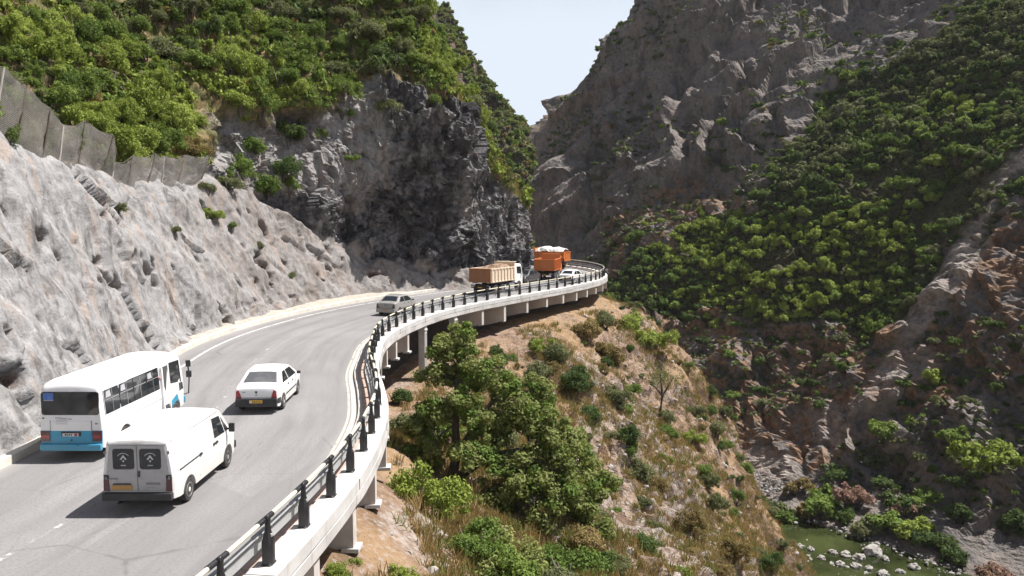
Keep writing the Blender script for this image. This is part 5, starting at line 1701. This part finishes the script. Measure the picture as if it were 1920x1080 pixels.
# --- white panel van
def make_van(x, y, hd, label, paint="white_paint_dusty", full=True):
    v = vehicle("van", x, y, hd, label, "van")
    B = Body([(-2.36, 1.84), (-2.33, 1.90), (-2.25, 1.945), (-1.6, 1.975), (.6, 1.975), (.95, 1.94), (1.12, 1.86), (1.72, 1.16), (1.85, 1.10), (2.2, .96), (2.33, .80), (2.37, .62)],
             [(-2.36, .885), (-2.30, .925), (-2.0, .94), (1.5, .94), (2.0, .90), (2.25, .82), (2.37, .70)], [(-2.36, .40), (-2.0, .34), (2.2, .30), (2.37, .38)], .98, .145, [(-1.42, .40, .31), (1.42, .40, .31)], .09, .035, .03)
    link("body", B.mesh("body", MATS[paint]), v)
    rm = rear_map(-2.362)
    R, Lf = side_map(B, 1), side_map(B, -1)
    # rear doors: seams, windows, hinges, handle
    for sx in (-1, 1):
        d = panel("rear_door", [(sx * .012, .60), (sx * .80, .60), (sx * .795, 1.1), (sx * .70, 1.79), (sx * .012, 1.81)], rm, MATS["dirty_shaded_door_paint" if full else paint], v, .012, -.02)
        panel("window", rquad(*sorted((sx * .07, sx * .62))[:1], 1.18, sorted((sx * .07, sx * .62))[1], 1.72, .07), rm, MATS["dark_glass"], d, .020, 0)
        if full:
            cx = sx * .345
            em = MB()     # chevron emblem and two arcs printed on the pane
            for q in (((-.09, 1.44), (0, 1.56), (0, 1.50), (-.05, 1.43)), ((.09, 1.44), (0, 1.56), (0, 1.50), (.05, 1.43)), ((-.03, 1.40), (0, 1.36), (.03, 1.40), (0, 1.425))):
                em.poly([(cx + a, -2.362 - .0225, b_) for a, b_ in q])
            em.build("emblem", MATS["plate_white"], d)
            em = MB()
            for k in range(8):
                a0, a1 = math.radians(30 + 15 * k), math.radians(30 + 15 * (k + 1))
                em.poly([(cx + .17 * math.cos(a0), -2.3845, 1.46 + .155 * math.sin(a0)), (cx + .17 * math.cos(a1), -2.3845, 1.46 + .155 * math.sin(a1)), (cx + .155 * math.cos(a1), -2.3845, 1.46 + .135 * math.sin(a1)), (cx + .155 * math.cos(a0), -2.3845, 1.46 + .135 * math.sin(a0))])
            em.build("arc_print", MATS["sticker_pale"], d)
            em = MB(); em.box((cx, -2.384, 1.285), (.13, .003, .025)); em.build("lower_print", MATS["sticker_pale"], d)
        for z in (.95, 1.62):
            bx("hinge", (sx * .815, -2.378, z), (.05, .03, .085), "seam_grey", v, .006)
        L = panel("tail_light", [(sx * .72, .60), (sx * .885, .60), (sx * .875, .92), (sx * .74, .92)], rm, MATS["dark_lens"], v, .022, -.06)
        panel("lamp_surround", [(sx * .725, .93), (sx * .875, .93), (sx * .87, 1.03), (sx * .74, 1.03)], rm, MATS["black_plastic"], v, .018, -.05)
    bx("door_seam", (0, -2.373, 1.2), (.018, .012, 1.2), "seam_grey", v, 0)
    bx("roof_gutter", (0, -2.372, 1.825), (1.52, .02, .022), "seam_grey", v, .004)
    bx("door_handle", (.05, -2.40, 1.06), (.035, .03, .16), "black_plastic", v, .01)
    bx("rear_bumper", (0, -2.40, .475), (1.80, .16, .20), "black_plastic", v, .04)
    pl = bx("number_plate", (-.40, -2.385, .70), (.52, .015, .13), "plate_orange", v, .003)
    bx("plate_lamp", (-.40, -2.39, .795), (.46, .03, .025), "black_plastic", v, .005)
    bx("name_badge", (.40, -2.379, .80), (.36, .008, .055), "seam_grey", v, .002)
    bx("badge", (-.62, -2.379, .93), (.22, .008, .035), "seam_grey", v, .002)
    if full:
        bx("fuel_cap", (.34, -2.378, .70), (.2, .006, .04), "panel_print", v, .002)
    for sd, F in ((1, R), (-1, Lf)):
        panel("side_window", [(.42, 1.18), (1.20, 1.16), (.98, 1.72), (.42, 1.76)], F, MATS["dark_glass"], v, .006)
        panel("quarter_window", [(1.24, 1.17), (1.55, 1.15), (1.06, 1.68)], F, MATS["dark_glass"], v, .006)
        for y_, z0, z1 in ((.36, .5, 1.86), (1.30, .42, 1.14), (-.72, .45, 1.86)):
            panel("door_seam", [(y_ - .006, z0), (y_ + .006, z0), (y_ + .006, z1), (y_ - .006, z1)], F, MATS["seam_grey"], v, .003)
        panel("slide_rail", [(-2.0, 1.03), (-.72, 1.03), (-.72, 1.06), (-2.0, 1.06)], F, MATS["black_plastic"], v, .012)
        panel("handle", rquad(-.72, 1.02, -.56, 1.08, .02), F, MATS["black_plastic"], v, .03)
        panel("handle", rquad(.26, 1.02, .40, 1.08, .02), F, MATS["black_plastic"], v, .03)
        panel("handle", rquad(.46, 1.02, .60, 1.08, .02), F, MATS["black_plastic"], v, .03)
        panel("gutter", [(-2.25, 1.855), (.95, 1.855), (.95, 1.872), (-2.25, 1.872)], F, MATS["seam_grey"], v, .008)
        panel("headlight", [(2.08, .72), (2.28, .72), (2.26, .86), (2.1, .88)], F, MATS["plate_white"], v, .008)
        m = bx("mirror", (sd * 1.08, 1.36, 1.26), (.17, .10, .27), "black_plastic", v, .03)
        bx("mirror_arm", (sd * .97, 1.38, 1.22), (.16, .04, .04), "black_plastic", m, .01)
        wheel(v, sd * .82, -1.42, .315, .20, "rim_pale"); wheel(v, sd * .82, 1.42, .315, .20, "rim_metal")
    patch_top("windscreen", B, 1.15, 1.70, .70, .78, MATS["dark_glass"], v)
    bx("front_bumper", (0, 2.34, .46), (1.66, .16, .24), "black_plastic", v, .05)
    bx("exhaust", (-.55, -2.2, .26), (.06, .3, .06), "black_plastic", v, .02)
    return v
make_van(-9.63, 21.75, (0, 1), "white panel van with two dark rear windows, nearest vehicle")

# --- sedans
def make_sedan(x, y, hd, label, paint, glass="grey_glass", lens="red_lens", bumper="black_plastic", name="car", plate="plate_yellow"):
    v = vehicle(name, x, y, hd, label, "car")
    B = Body([(-2.12, .90), (-2.09, .98), (-2.0, 1.03), (-1.66, 1.075), (-1.56, 1.09), (-.98, 1.455), (-.8, 1.50), (-.3, 1.53), (.2, 1.52), (.45, 1.47), (1.22, 1.02), (1.36, .975), (1.9, .84), (2.08, .70), (2.13, .52)],
             [(-2.12, .74), (-2.05, .81), (-1.8, .85), (-1, .87), (1.2, .87), (1.8, .83), (2.05, .74), (2.13, .60)], [(-2.12, .34), (-1.9, .24), (1.9, .22), (2.13, .30)], .98, .40, [(-1.30, .36, .30), (1.33, .36, .30)], .09, .035, .05)
    link("body", B.mesh("body", MATS[paint]), v)
    rm = rear_map(-2.122)
    patch_top("rear_window", B, -1.53, -1.02, .66, .54, MATS[glass], v, .010)
    patch_top("windscreen", B, .50, 1.18, .55, .70, MATS["dark_glass"], v, .010)
    for sd in (1, -1):
        F = side_map(B, sd)
        panel("rear_side_window", [(-1.32, 1.05), (-.42, 1.05), (-.46, 1.42), (-.86, 1.42)], F, MATS["dark_glass"], v, .006)
        panel("front_side_window", [(-.34, 1.05), (.92, 1.03), (.40, 1.40), (-.38, 1.42)], F, MATS["dark_glass"], v, .006)
        for y_ in (-.38, .75):
            panel("door_seam", [(y_ - .006, .32), (y_ + .006, .32), (y_ + .006, 1.0), (y_ - .006, 1.0)], F, MATS["seam_grey"], v, .003)
        panel("sill_moulding", [(-.9, .50), (.93, .50), (.93, .55), (-.9, .55)], F, MATS["black_plastic"], v, .012)
        panel("handle", rquad(-.62, .86, -.46, .90, .015), F, MATS["black_plastic"], v, .025)
        panel("handle", rquad(.12, .86, .28, .90, .015), F, MATS["black_plastic"], v, .025)
        panel("headlight", [(1.86, .58), (2.08, .56), (2.02, .70), (1.84, .74)], F, MATS["plate_white"], v, .008)
        panel("bumper_side", [(-2.07, .36), (-1.72, .36), (-1.72, .58), (-2.05, .60)], F, MATS[bumper], v, .014)
        m = bx("mirror", (sd * .99, .86, 1.06), (.16, .10, .12), "black_plastic", v, .03)
        L = panel("tail_light", [(sd * .56, .62), (sd * .785, .62), (sd * .765, .90), (sd * .67, .95)], rm, MATS[lens], v, .020, -.06)
        panel("indicator", [(sd * .60, .625), (sd * .77, .625), (sd * .765, .68), (sd * .61, .68)], rm, MATS["dark_lens"], L, .026, 0)
        wheel(v, sd * .78, -1.30, .30, .18, "rim_pale"); wheel(v, sd * .76, 1.33, .30, .18, "rim_metal")
    bx("rear_bumper", (0, -2.13, .45), (1.60, .14, .33), bumper, v, .05)
    bx("front_bumper", (0, 2.10, .42), (1.50, .14, .26), bumper, v, .05)
    pl = bx("number_plate", (0, -2.206, .50), (.50, .014, .11), plate, v, .002)
    if plate == "plate_yellow":
        bx("plate_end", (-.20, -2.2145, .50), (.09, .004, .095), "plate_white", pl, 0)
    plate_marks(pl, [(-.11, .03), (-.04, .03), (.02, .02), (.09, .03), (.16, .03)], -2.2150, .50, .06)
    bx("boot_badge", (0, -2.130, .86), (.075, .012, .085), "plate_ink", v, .012)
    bx("boot_lock", (0, -2.130, .745), (.05, .012, .045), "seam_grey", v, .008)
    bx("name_badge", (-.47, -2.130, .87), (.12, .006, .03), "seam_grey", v, .002)
    bx("boot_seam", (0, -2.126, .645), (1.1, .01, .012), "seam_grey", v, 0)
    bx("boot_seam", (0, -2.02, 1.045), (1.2, .012, .012), "seam_grey", v, 0)
    return v
make_sedan(-10.08, 31.75, (-.055, 1), "white sedan with black bumper and yellow plate in the right lane", "white_paint")
make_sedan(-9.25, 62.1, (.30, .95), "dusty silver-grey sedan rounding the bend beside the railing", "silver_paint", "dark_glass", "dark_lens", "silver_paint", plate="plate_orange")
make_sedan(1.75, 92.3, (-.47, -.88), "dark grey car half hidden behind the white lorry's cab", "dark_paint", "dark_glass")
make_sedan(7.15, 92.2, (.45, .89), "small white car beside the railing at the far bend", "white_paint", "dark_glass")
make_van(2.9, 107.3, (.05, -1), "dark grey van coming round the far bend behind the orange lorry", "grey_paint", False)

# --- minibus
def make_bus(x, y, hd, label):
    v = vehicle("minibus", x, y, hd, label, "bus")
    B = Body([(-3.14, 2.26), (-3.10, 2.36), (-3.0, 2.44), (-2.6, 2.50), (2.2, 2.50), (2.55, 2.44), (2.72, 2.34), (3.05, 1.35), (3.12, 1.1), (3.16, .8)],
             [(-3.14, .95), (-3.08, .99), (-2.9, 1.015), (2.5, 1.015), (2.9, .97), (3.1, .88), (3.16, .8)], [(-3.14, .42), (-2.9, .34), (3.0, .34), (3.16, .42)], 1.15, .085, [(-1.75, .44, .36), (2.05, .44, .36)], .15, .06, .03)
    link("body", B.mesh("body", MATS["white_paint"]), v)
    rm = rear_map(-3.142)
    panel("rear_window", rquad(-.90, 1.46, .90, 2.20, .09), rm, MATS["dark_glass"], v, .012)
    bx("blue_notice", (-.66, -3.158, 2.05), (.32, .006, .22), "sticker_blue", v, .002)
    bx("notice_edge", (-.66, -3.158, 1.925), (.30, .006, .02), "sticker_pale", v, 0)
    panel("rear_band", [(-.955, .50), (.955, .50), (.972, .96), (-.972, .96)], rm, MATS["blue_paint"], v, .006)
    hatch = panel("engine_hatch", rquad(-.64, .57, .64, 1.26, .03), rm, MATS["white_paint"], v, .010)
    panel("hatch_band", [(-.64, .575), (.64, .575), (.64, .955), (-.64, .955)], rm, MATS["blue_paint"], hatch, .014, 0)
    bx("hatch_seam", (.645, -3.152, 1.1), (.014, .012, .34), "seam_grey", v, 0)
    bx("hatch_seam", (-.645, -3.152, 1.1), (.014, .012, .34), "seam_grey", v, 0)
    bx("plate_recess", (0, -3.157, .86), (.62, .012, .15), "black_plastic", v, .01)
    pl = bx("number_plate", (-.02, -3.166, .83), (.50, .01, .10), "plate_white", v, .002)
    plate_marks(pl, [(-.18, .03), (-.12, .03), (-.06, .03), (.01, .03)], -3.172, .83, .06)
    bx("plate_red_end", (.15, -3.172, .83), (.09, .004, .085), "red_lens", pl, 0)
    bx("lock", (0, -3.160, .66), (.06, .02, .04), "black_plastic", v, .008)
    for k, (px_, w_) in enumerate(((-.40, .16), (-.22, .20), (-.02, .12))):      # worn lettering
        bx("faded_letter", (px_, -3.154, 1.37 - .02 * k), (w_, .004, .022), "panel_print", v, 0)
    for k in range(3):
        bx("faded_letter", (-.28, -3.154, 1.30 - .06 * k), (.38, .004, .012), "panel_print", v, 0)
    bx("badge", (.80, -3.15, 1.18), (.10, .012, .03), "seam_grey", v, .004)
    bx("badge", (-.86, -3.15, 1.36), (.06, .012, .04), "black_plastic", v, .004)
    for sd in (1, -1):
        panel("tail_light", rquad(*sorted((sd * .665, sd * .955))[:1], .62, sorted((sd * .665, sd * .955))[1], .95, .02), rm, MATS["dark_lens"], v, .022)
        panel("lens_stripe", rquad(*sorted((sd * .69, sd * .93))[:1], .72, sorted((sd * .69, sd * .93))[1], .82, .01), rm, MATS["red_lens"], v, .028)
        F = side_map(B, sd)
        panel("front_band", [(1.62, .5), (3.0, .5), (3.02, .96), (2.2, .92), (1.62, .72)], F, MATS["blue_paint"], v, .005)
        # glazing: dark strip with four panes, a bright frame and a sliding rail
        panel("window_strip", [(-2.95, 1.40), (.86, 1.40), (.86, 2.20), (-2.95, 2.20)], F, MATS["black_plastic"], v, .004)
        for k in range(4):
            y0 = -2.90 + .94 * k
            w_ = panel("window", rquad(y0, 1.42, y0 + .89, 2.18, .04), F, MATS["dark_glass"], v, .012)
            panel("slider_frame", [(y0 + .02, 1.855), (y0 + .87, 1.855), (y0 + .87, 1.89), (y0 + .02, 1.89)], F, MATS["chrome"], w_, .020)
            panel("slider_frame", [(y0 + .44, 1.43), (y0 + .47, 1.43), (y0 + .47, 2.17), (y0 + .44, 2.17)], F, MATS["chrome"], w_, .020)
            if sd > 0 and k in (0, 1, 3):
                panel("curtain", [(y0 + .08, 1.93), (y0 + .40, 1.93), (y0 + .36, 2.14), (y0 + .12, 2.12)], F, MATS["sticker_pale"], w_, .0135, .011)
        for y_ in (-2.0, -1.06, -.12, .82):
            panel("panel_seam", [(y_ - .006, .55), (y_ + .006, .55), (y_ + .006, 1.36), (y_ - .006, 1.36)], F, MATS["seam_grey"], v, .003)
        panel("trim_strip", [(-3.0, 1.02), (.9, 1.02), (.9, 1.05), (-3.0, 1.05)], F, MATS["sticker_pale"], v, .008)
        panel("gutter", [(-3.0, 2.30), (2.6, 2.30), (2.6, 2.32), (-3.0, 2.32)], F, MATS["seam_grey"], v, .010)
        panel("front_side_window", [(1.72, 1.42), (2.66, 1.30), (2.62, 2.16), (1.72, 2.20)], F, MATS["dark_glass"], v, .012)
        panel("low_window", [(2.42, .98), (2.84, 1.00), (2.80, 1.26), (2.40, 1.30)], F, MATS["dark_glass"], v, .010)
        m = MB(); m.tube([(sd * .86, 3.02, .70), (sd * 1.06, 3.14, .74), (sd * 1.10, 3.16, 1.4), (sd * 1.08, 3.12, 1.85)], .028, 6)
        arm = m.build("mirror_arm", MATS["black_plastic"], v, True)
        bx("mirror", (sd * 1.10, 3.13, 1.50), (.20, .10, .26), "black_plastic", arm, .03)
        bx("wide_mirror", (sd * 1.09, 3.12, 1.92), (.18, .10, .26), "black_plastic", arm, .03)
        wheel(v, sd * .88, -1.75, .36, .24, "rim_metal"); wheel(v, sd * .90, 2.05, .36, .22, "rim_metal")
    F = side_map(B, 1)
    panel("door_opening", [(.98, .50), (1.60, .50), (1.60, 2.14), (.98, 2.14)], F, MATS["doorway_shade"], v, .006)  # dark sheet on the solid body, painted as the doorway's inner shade
    panel("door_leaf", [(.93, .50), (1.02, .50), (1.02, 2.16), (.93, 2.16)], F, MATS["white_paint"], v, .10)
    panel("door_post", [(1.60, .48), (1.68, .48), (1.68, 2.22), (1.60, 2.22)], F, MATS["white_paint"], v, .03)
    bx("door_step", (.98, 1.29, .47), (.16, .6, .04), "black_plastic", v, .01)
    patch_top("windscreen", B, 2.74, 3.04, .86, .88, MATS["dark_glass"], v)
    bx("rear_bumper", (0, -3.18, .44), (1.92, .16, .22), "blue_paint", v, .05)
    bx("bumper_step", (0, -3.27, .52), (.5, .05, .05), "blue_paint", v, .015)
    bx("front_bumper", (0, 3.18, .48), (1.80, .16, .26), "blue_paint", v, .05)
    bx("roof_vent", (0, -.4, 2.575), (.6, .6, .05), "white_paint", v, .02)
    return v
make_bus(-13.85, 26.95, (0, 1), "white and blue minibus with wide dark rear window by the wall")

# --- passenger at the bus door, sleeve out over the side
def passenger():
    t = NT("skin"); t.done(t.bsdf((0.42, 0.26, 0.19), .6))
    m_plain("pink_shirt", (0.55, 0.30, 0.28), .85); m_plain("dark_trousers", (0.05, 0.05, 0.07), .9); m_plain("black_hair", (0.02, 0.017, 0.015), .8)
    root = tag(empty("person", (-13.03, 28.25, .56)), "person in a pink top standing in the minibus doorway", "person")
    pts = {"hip": (0, 0, .9), "chest": (0, 0, 1.3), "neck": (.0, .0, 1.47), "head": (.02, 0, 1.6), "top": (.02, 0, 1.72),
           "ls": (0, .18, 1.38), "le": (.03, .27, 1.12), "lh": (.12, .2, .92), "rs": (0, -.18, 1.38), "re": (.14, -.34, 1.18), "rh": (.17, -.52, 1.30),
           "lk": (.02, .1, .48), "lf": (0, .1, .04), "lt": (.14, .1, .03), "rk": (.02, -.1, .48), "rf": (0, -.1, .04), "rt": (.14, -.1, .03)}
    rad = {"hip": .135, "chest": .15, "neck": .06, "head": .095, "top": .07, "ls": .07, "le": .048, "lh": .035, "rs": .07, "re": .048, "rh": .035, "lk": .065, "lf": .045, "lt": .035, "rk": .065, "rf": .045, "rt": .035}
    ed = [("hip", "chest"), ("chest", "neck"), ("neck", "head"), ("head", "top"), ("chest", "ls"), ("ls", "le"), ("le", "lh"), ("chest", "rs"), ("rs", "re"), ("re", "rh"), ("hip", "lk"), ("lk", "lf"), ("lf", "lt"), ("hip", "rk"), ("rk", "rf"), ("rf", "rt")]
    kk = list(pts)
    me = bpy.data.meshes.new("body"); me.from_pydata([pts[k] for k in kk], [(kk.index(a), kk.index(b)) for a, b in ed], [])
    o = link("body", me, root)
    o.modifiers.new("skin", 'SKIN'); o.modifiers.new("sub", 'SUBSURF').levels = 2
    o.modifiers["sub"].render_levels = 2
    for k, sv in zip(kk, me.skin_vertices[0].data):
        sv.radius = (rad[k], rad[k]); sv.use_root = k == "hip"
    t = NT("clothed_person")
    sep = t.n('ShaderNodeSeparateXYZ'); t.l(t.obj(), sep.inputs[0])
    c = t.ramp(sep.outputs[2], [(0.0, (.05, .05, .07)), (.89, (.05, .05, .07)), (.9, (.55, .30, .28)), (1.0, (.55, .3, .28))], 'CONSTANT')
    zz = t.math('GREATER_THAN', sep.outputs[2], 1.5)
    c = t.mix(zz, c, (0.42, 0.26, 0.19))
    me.materials.append(t.done(t.bsdf(c, .8)))
    b = MB(); b.lathe([(.03, 1.745), (.075, 1.735), (.105, 1.69), (.108, 1.63), (.10, 1.58)], 'Z', 12, (.0, 0, 0))
    b.build("hair", MATS["black_hair"], root, True)
passenger()

# --- lorries
def heap(name, w, l, z0, hgt, mat, parent, yc, seed, humps):
    n = 22
    xs = np.linspace(-w / 2, w / 2, n); ys_ = np.linspace(-l / 2, l / 2, n + 8)
    X, Y = np.meshgrid(xs, ys_, indexing='ij')
    Z = np.zeros_like(X)
    for hy, hh, sg in humps:
        Z = np.maximum(Z, hh * np.exp(-((Y - hy) / sg) ** 2 - (X / (w * .5)) ** 4))
    q = np.stack([X, Y, Z], 2).reshape(-1, 3)
    Z = Z + (.07 * facets(q * 3.0, seed)[0] + .05 * fbm(q * 2, 2, seed)).reshape(X.shape)
    g = np.stack([X, Y + yc, z0 + Z * hgt], 2)
    me = mesh_np(name, g, grid_quads(*X.shape), mat=MATS[mat], smooth=False)
    return link(name, me, parent)
def make_lorry(x, y, hd, label, cab="white_paint", bed="beige_bed_paint", gate="rust_gate_paint", load="brown_load", humps=((-.9, .55, .9), (.9, .5, .9)), L=7.4, rim="rim_dusty"):
    v = vehicle("lorry", x, y, hd, label, "lorry")
    y0 = -L / 2; bl = 4.75
    bx("chassis", (0, -.2, .86), (.86, L - .8, .24), "black_plastic", v, .02)
    # tipper body: floor, sides with ribs, tailgate, headboard
    z0, z1, hw = 1.22, 2.62, 1.22
    yb0, yb1 = y0 + .05, y0 + .05 + bl
    bx("bed_floor", (0, (yb0 + yb1) / 2, z0 + .05), (2 * hw, bl, .10), bed, v, .01)
    for sd in (1, -1):
        w_ = bx("bed_side", (sd * hw, (yb0 + yb1) / 2, (z0 + z1) / 2), (.07, bl, z1 - z0), bed, v, .01)
        bx("top_rail", (sd * (hw + .03), (yb0 + yb1) / 2, z1 - .04), (.13, bl + .02, .11), bed, w_, .015)
        bx("bottom_rail", (sd * (hw + .03), (yb0 + yb1) / 2, z0 + .06), (.11, bl + .02, .12), bed, w_, .015)
        for k in range(8):
            bx("rib", (sd * (hw + .075), yb0 + .18 + k * (bl - .36) / 7, (z0 + z1) / 2), (.09, .13, z1 - z0 - .2), bed, w_, .015)
    g = bx("tailgate", (0, yb0 - .02, (z0 + z1) / 2 + .02), (2 * hw + .06, .08, z1 - z0 - .02), gate, v, .015)
    for zz in (z0 + .08, z1 - .06):
        bx("gate_beam", (0, yb0 - .075, zz), (2 * hw + .10, .07, .12), gate, g, .015)
    for xx in (-hw, -.42, .42, hw):
        bx("gate_post", (xx, yb0 - .075, (z0 + z1) / 2), (.11, .07, z1 - z0), gate, g, .015)
    bx("headboard", (0, yb1, (z0 + z1) / 2 + .25), (2 * hw + .06, .08, z1 - z0 + .5), bed, v, .015)
    bx("canopy", (0, yb1 + .30, z1 + .46), (2 * hw - .2, .6, .06), bed, v, .015)
    heap("load", 2 * hw - .08, bl - .1, z1 - .28, 1.0, load, v, (yb0 + yb1) / 2, 5, humps)
    # cab
    B = Body([(yb1 + .18, 2.72), (yb1 + .22, 2.80), (yb1 + .5, 2.86), (yb1 + 1.45, 2.84), (yb1 + 1.62, 2.74), (yb1 + 1.88, 1.75), (yb1 + 1.96, 1.55), (yb1 + 1.98, .9)],
             [(yb1 + .18, 1.14), (yb1 + .25, 1.18), (yb1 + 1.6, 1.18), (yb1 + 1.9, 1.12), (yb1 + 1.98, 1.06)], [(yb1 + .18, .95), (yb1 + .5, .90), (yb1 + 1.98, .62)], 1.7, .07, [(yb1 + 1.02, .58, .50)], .10, .03, .02)
    link("cab", B.mesh("cab", MATS[cab]), v)
    for sd in (1, -1):
        F = side_map(B, sd)
        panel("side_window", [(yb1 + .62, 1.86), (yb1 + 1.66, 1.76), (yb1 + 1.50, 2.56), (yb1 + .62, 2.58)], F, MATS["dark_glass"], v, .008)
        panel("door_seam", [(yb1 + .54, 1.1), (yb1 + .555, 1.1), (yb1 + .555, 2.66), (yb1 + .54, 2.66)], F, MATS["seam_grey"], v, .004)
        panel("headlight", [(yb1 + 1.74, .92), (yb1 + 1.95, .9), (yb1 + 1.95, 1.08), (yb1 + 1.76, 1.10)], F, MATS["plate_white"], v, .01)
        m = bx("mirror", (sd * 1.38, yb1 + 1.72, 2.22), (.20, .10, .42), "black_plastic", v, .03)
        bx("mirror_arm", (sd * 1.25, yb1 + 1.68, 2.42), (.26, .03, .03), "black_plastic", m, .005)
        bx("mudguard", (sd * 1.02, y0 + 1.85, 1.13), (.44, 2.9, .05), "black_plastic", v, .01)
        bx("tail_light", (sd * .92, y0 + .02, .92), (.36, .05, .14), "dark_lens", v, .01)
        for yy in (y0 + 1.15, y0 + 2.45):
            wheel(v, sd * .98, yy, .50, .46, rim)
        wheel(v, sd * 1.02, yb1 + 1.02, .50, .30, rim)
        bx("fuel_tank", (sd * .98, yb1 - .55, .78), (.42, .9, .46), "grey_paint", v, .06)
    bx("cab_mount", (0, yb1 + .1, 1.6), (1.6, .16, 1.6), "black_plastic", v, .02)
    patch_top("windscreen", B, yb1 + 1.65, yb1 + 1.87, 1.0, 1.04, MATS["dark_glass"], v)
    bx("rear_bumper", (0, y0 + .05, .72), (2.2, .10, .14), "black_plastic", v, .02)
    bx("number_plate", (0, y0 - .01, .72), (.5, .012, .11), "plate_yellow", v, .002)
    return v
make_lorry(-1.35, 80.35, (.50, .866), "tipper lorry with white cab and ribbed beige bed full of rubble", humps=((-1.6, .25, .8), (.2, .55, .7), (1.5, .6, .7)))
make_lorry(4.75, 98.2, (.22, .975), "orange tipper lorry seen from behind on the far bend", "orange_paint", "orange_paint", "orange_paint", humps=((0, .1, 1),), rim="rim_metal")
make_lorry(5.0, 118.4, (-.88, .47), "orange tipper lorry heaped with white gravel, farthest on the road", "white_paint", "orange_paint", "orange_paint", "white_gravel", humps=((-1.0, .95, 2.2), (.9, 1.1, 2.0)), rim="rim_metal")
# ---------------------------------------------------------------- look-alikes in one patch: told apart by their order from the left
ORD = ["first", "second", "third", "fourth", "fifth", "sixth", "seventh", "eighth", "ninth", "tenth", "eleventh", "twelfth", "thirteenth", "fourteenth", "fifteenth", "sixteenth", "seventeenth", "eighteenth", "nineteenth", "twentieth"]
same = {}
for o in COL.objects:
    if o.parent is None and o.get("group") and o.get("label"):
        same.setdefault(o["label"], []).append(o)
for lab, obs in same.items():
    if 1 < len(obs) <= len(ORD):
        obs.sort(key=lambda o: project(np.array(o.location))[0, 0])
        for k, o in enumerate(obs):
            o["label"] = "%s, %s from left" % (lab, ORD[k])
# ---------------------------------------------------------------- thin summer haze in the gorge air
def haze():
    m = bpy.data.materials.new("haze_air"); m.use_nodes = True
    nt_ = m.node_tree; nt_.nodes.clear()
    o = nt_.nodes.new("ShaderNodeOutputMaterial"); v = nt_.nodes.new("ShaderNodeVolumePrincipled")
    v.inputs['Color'].default_value = (0.90, 0.94, 1.0, 1)
    v.inputs['Density'].default_value = 0.00008
    nt_.links.new(v.outputs[0], o.inputs['Volume'])
    b = MB(); b.box((0, 1740, 63.5), (6400, 7000, 213))
    tag(b.build("haze", m), "thin pale summer haze filling the gorge", kind="stuff")
haze()
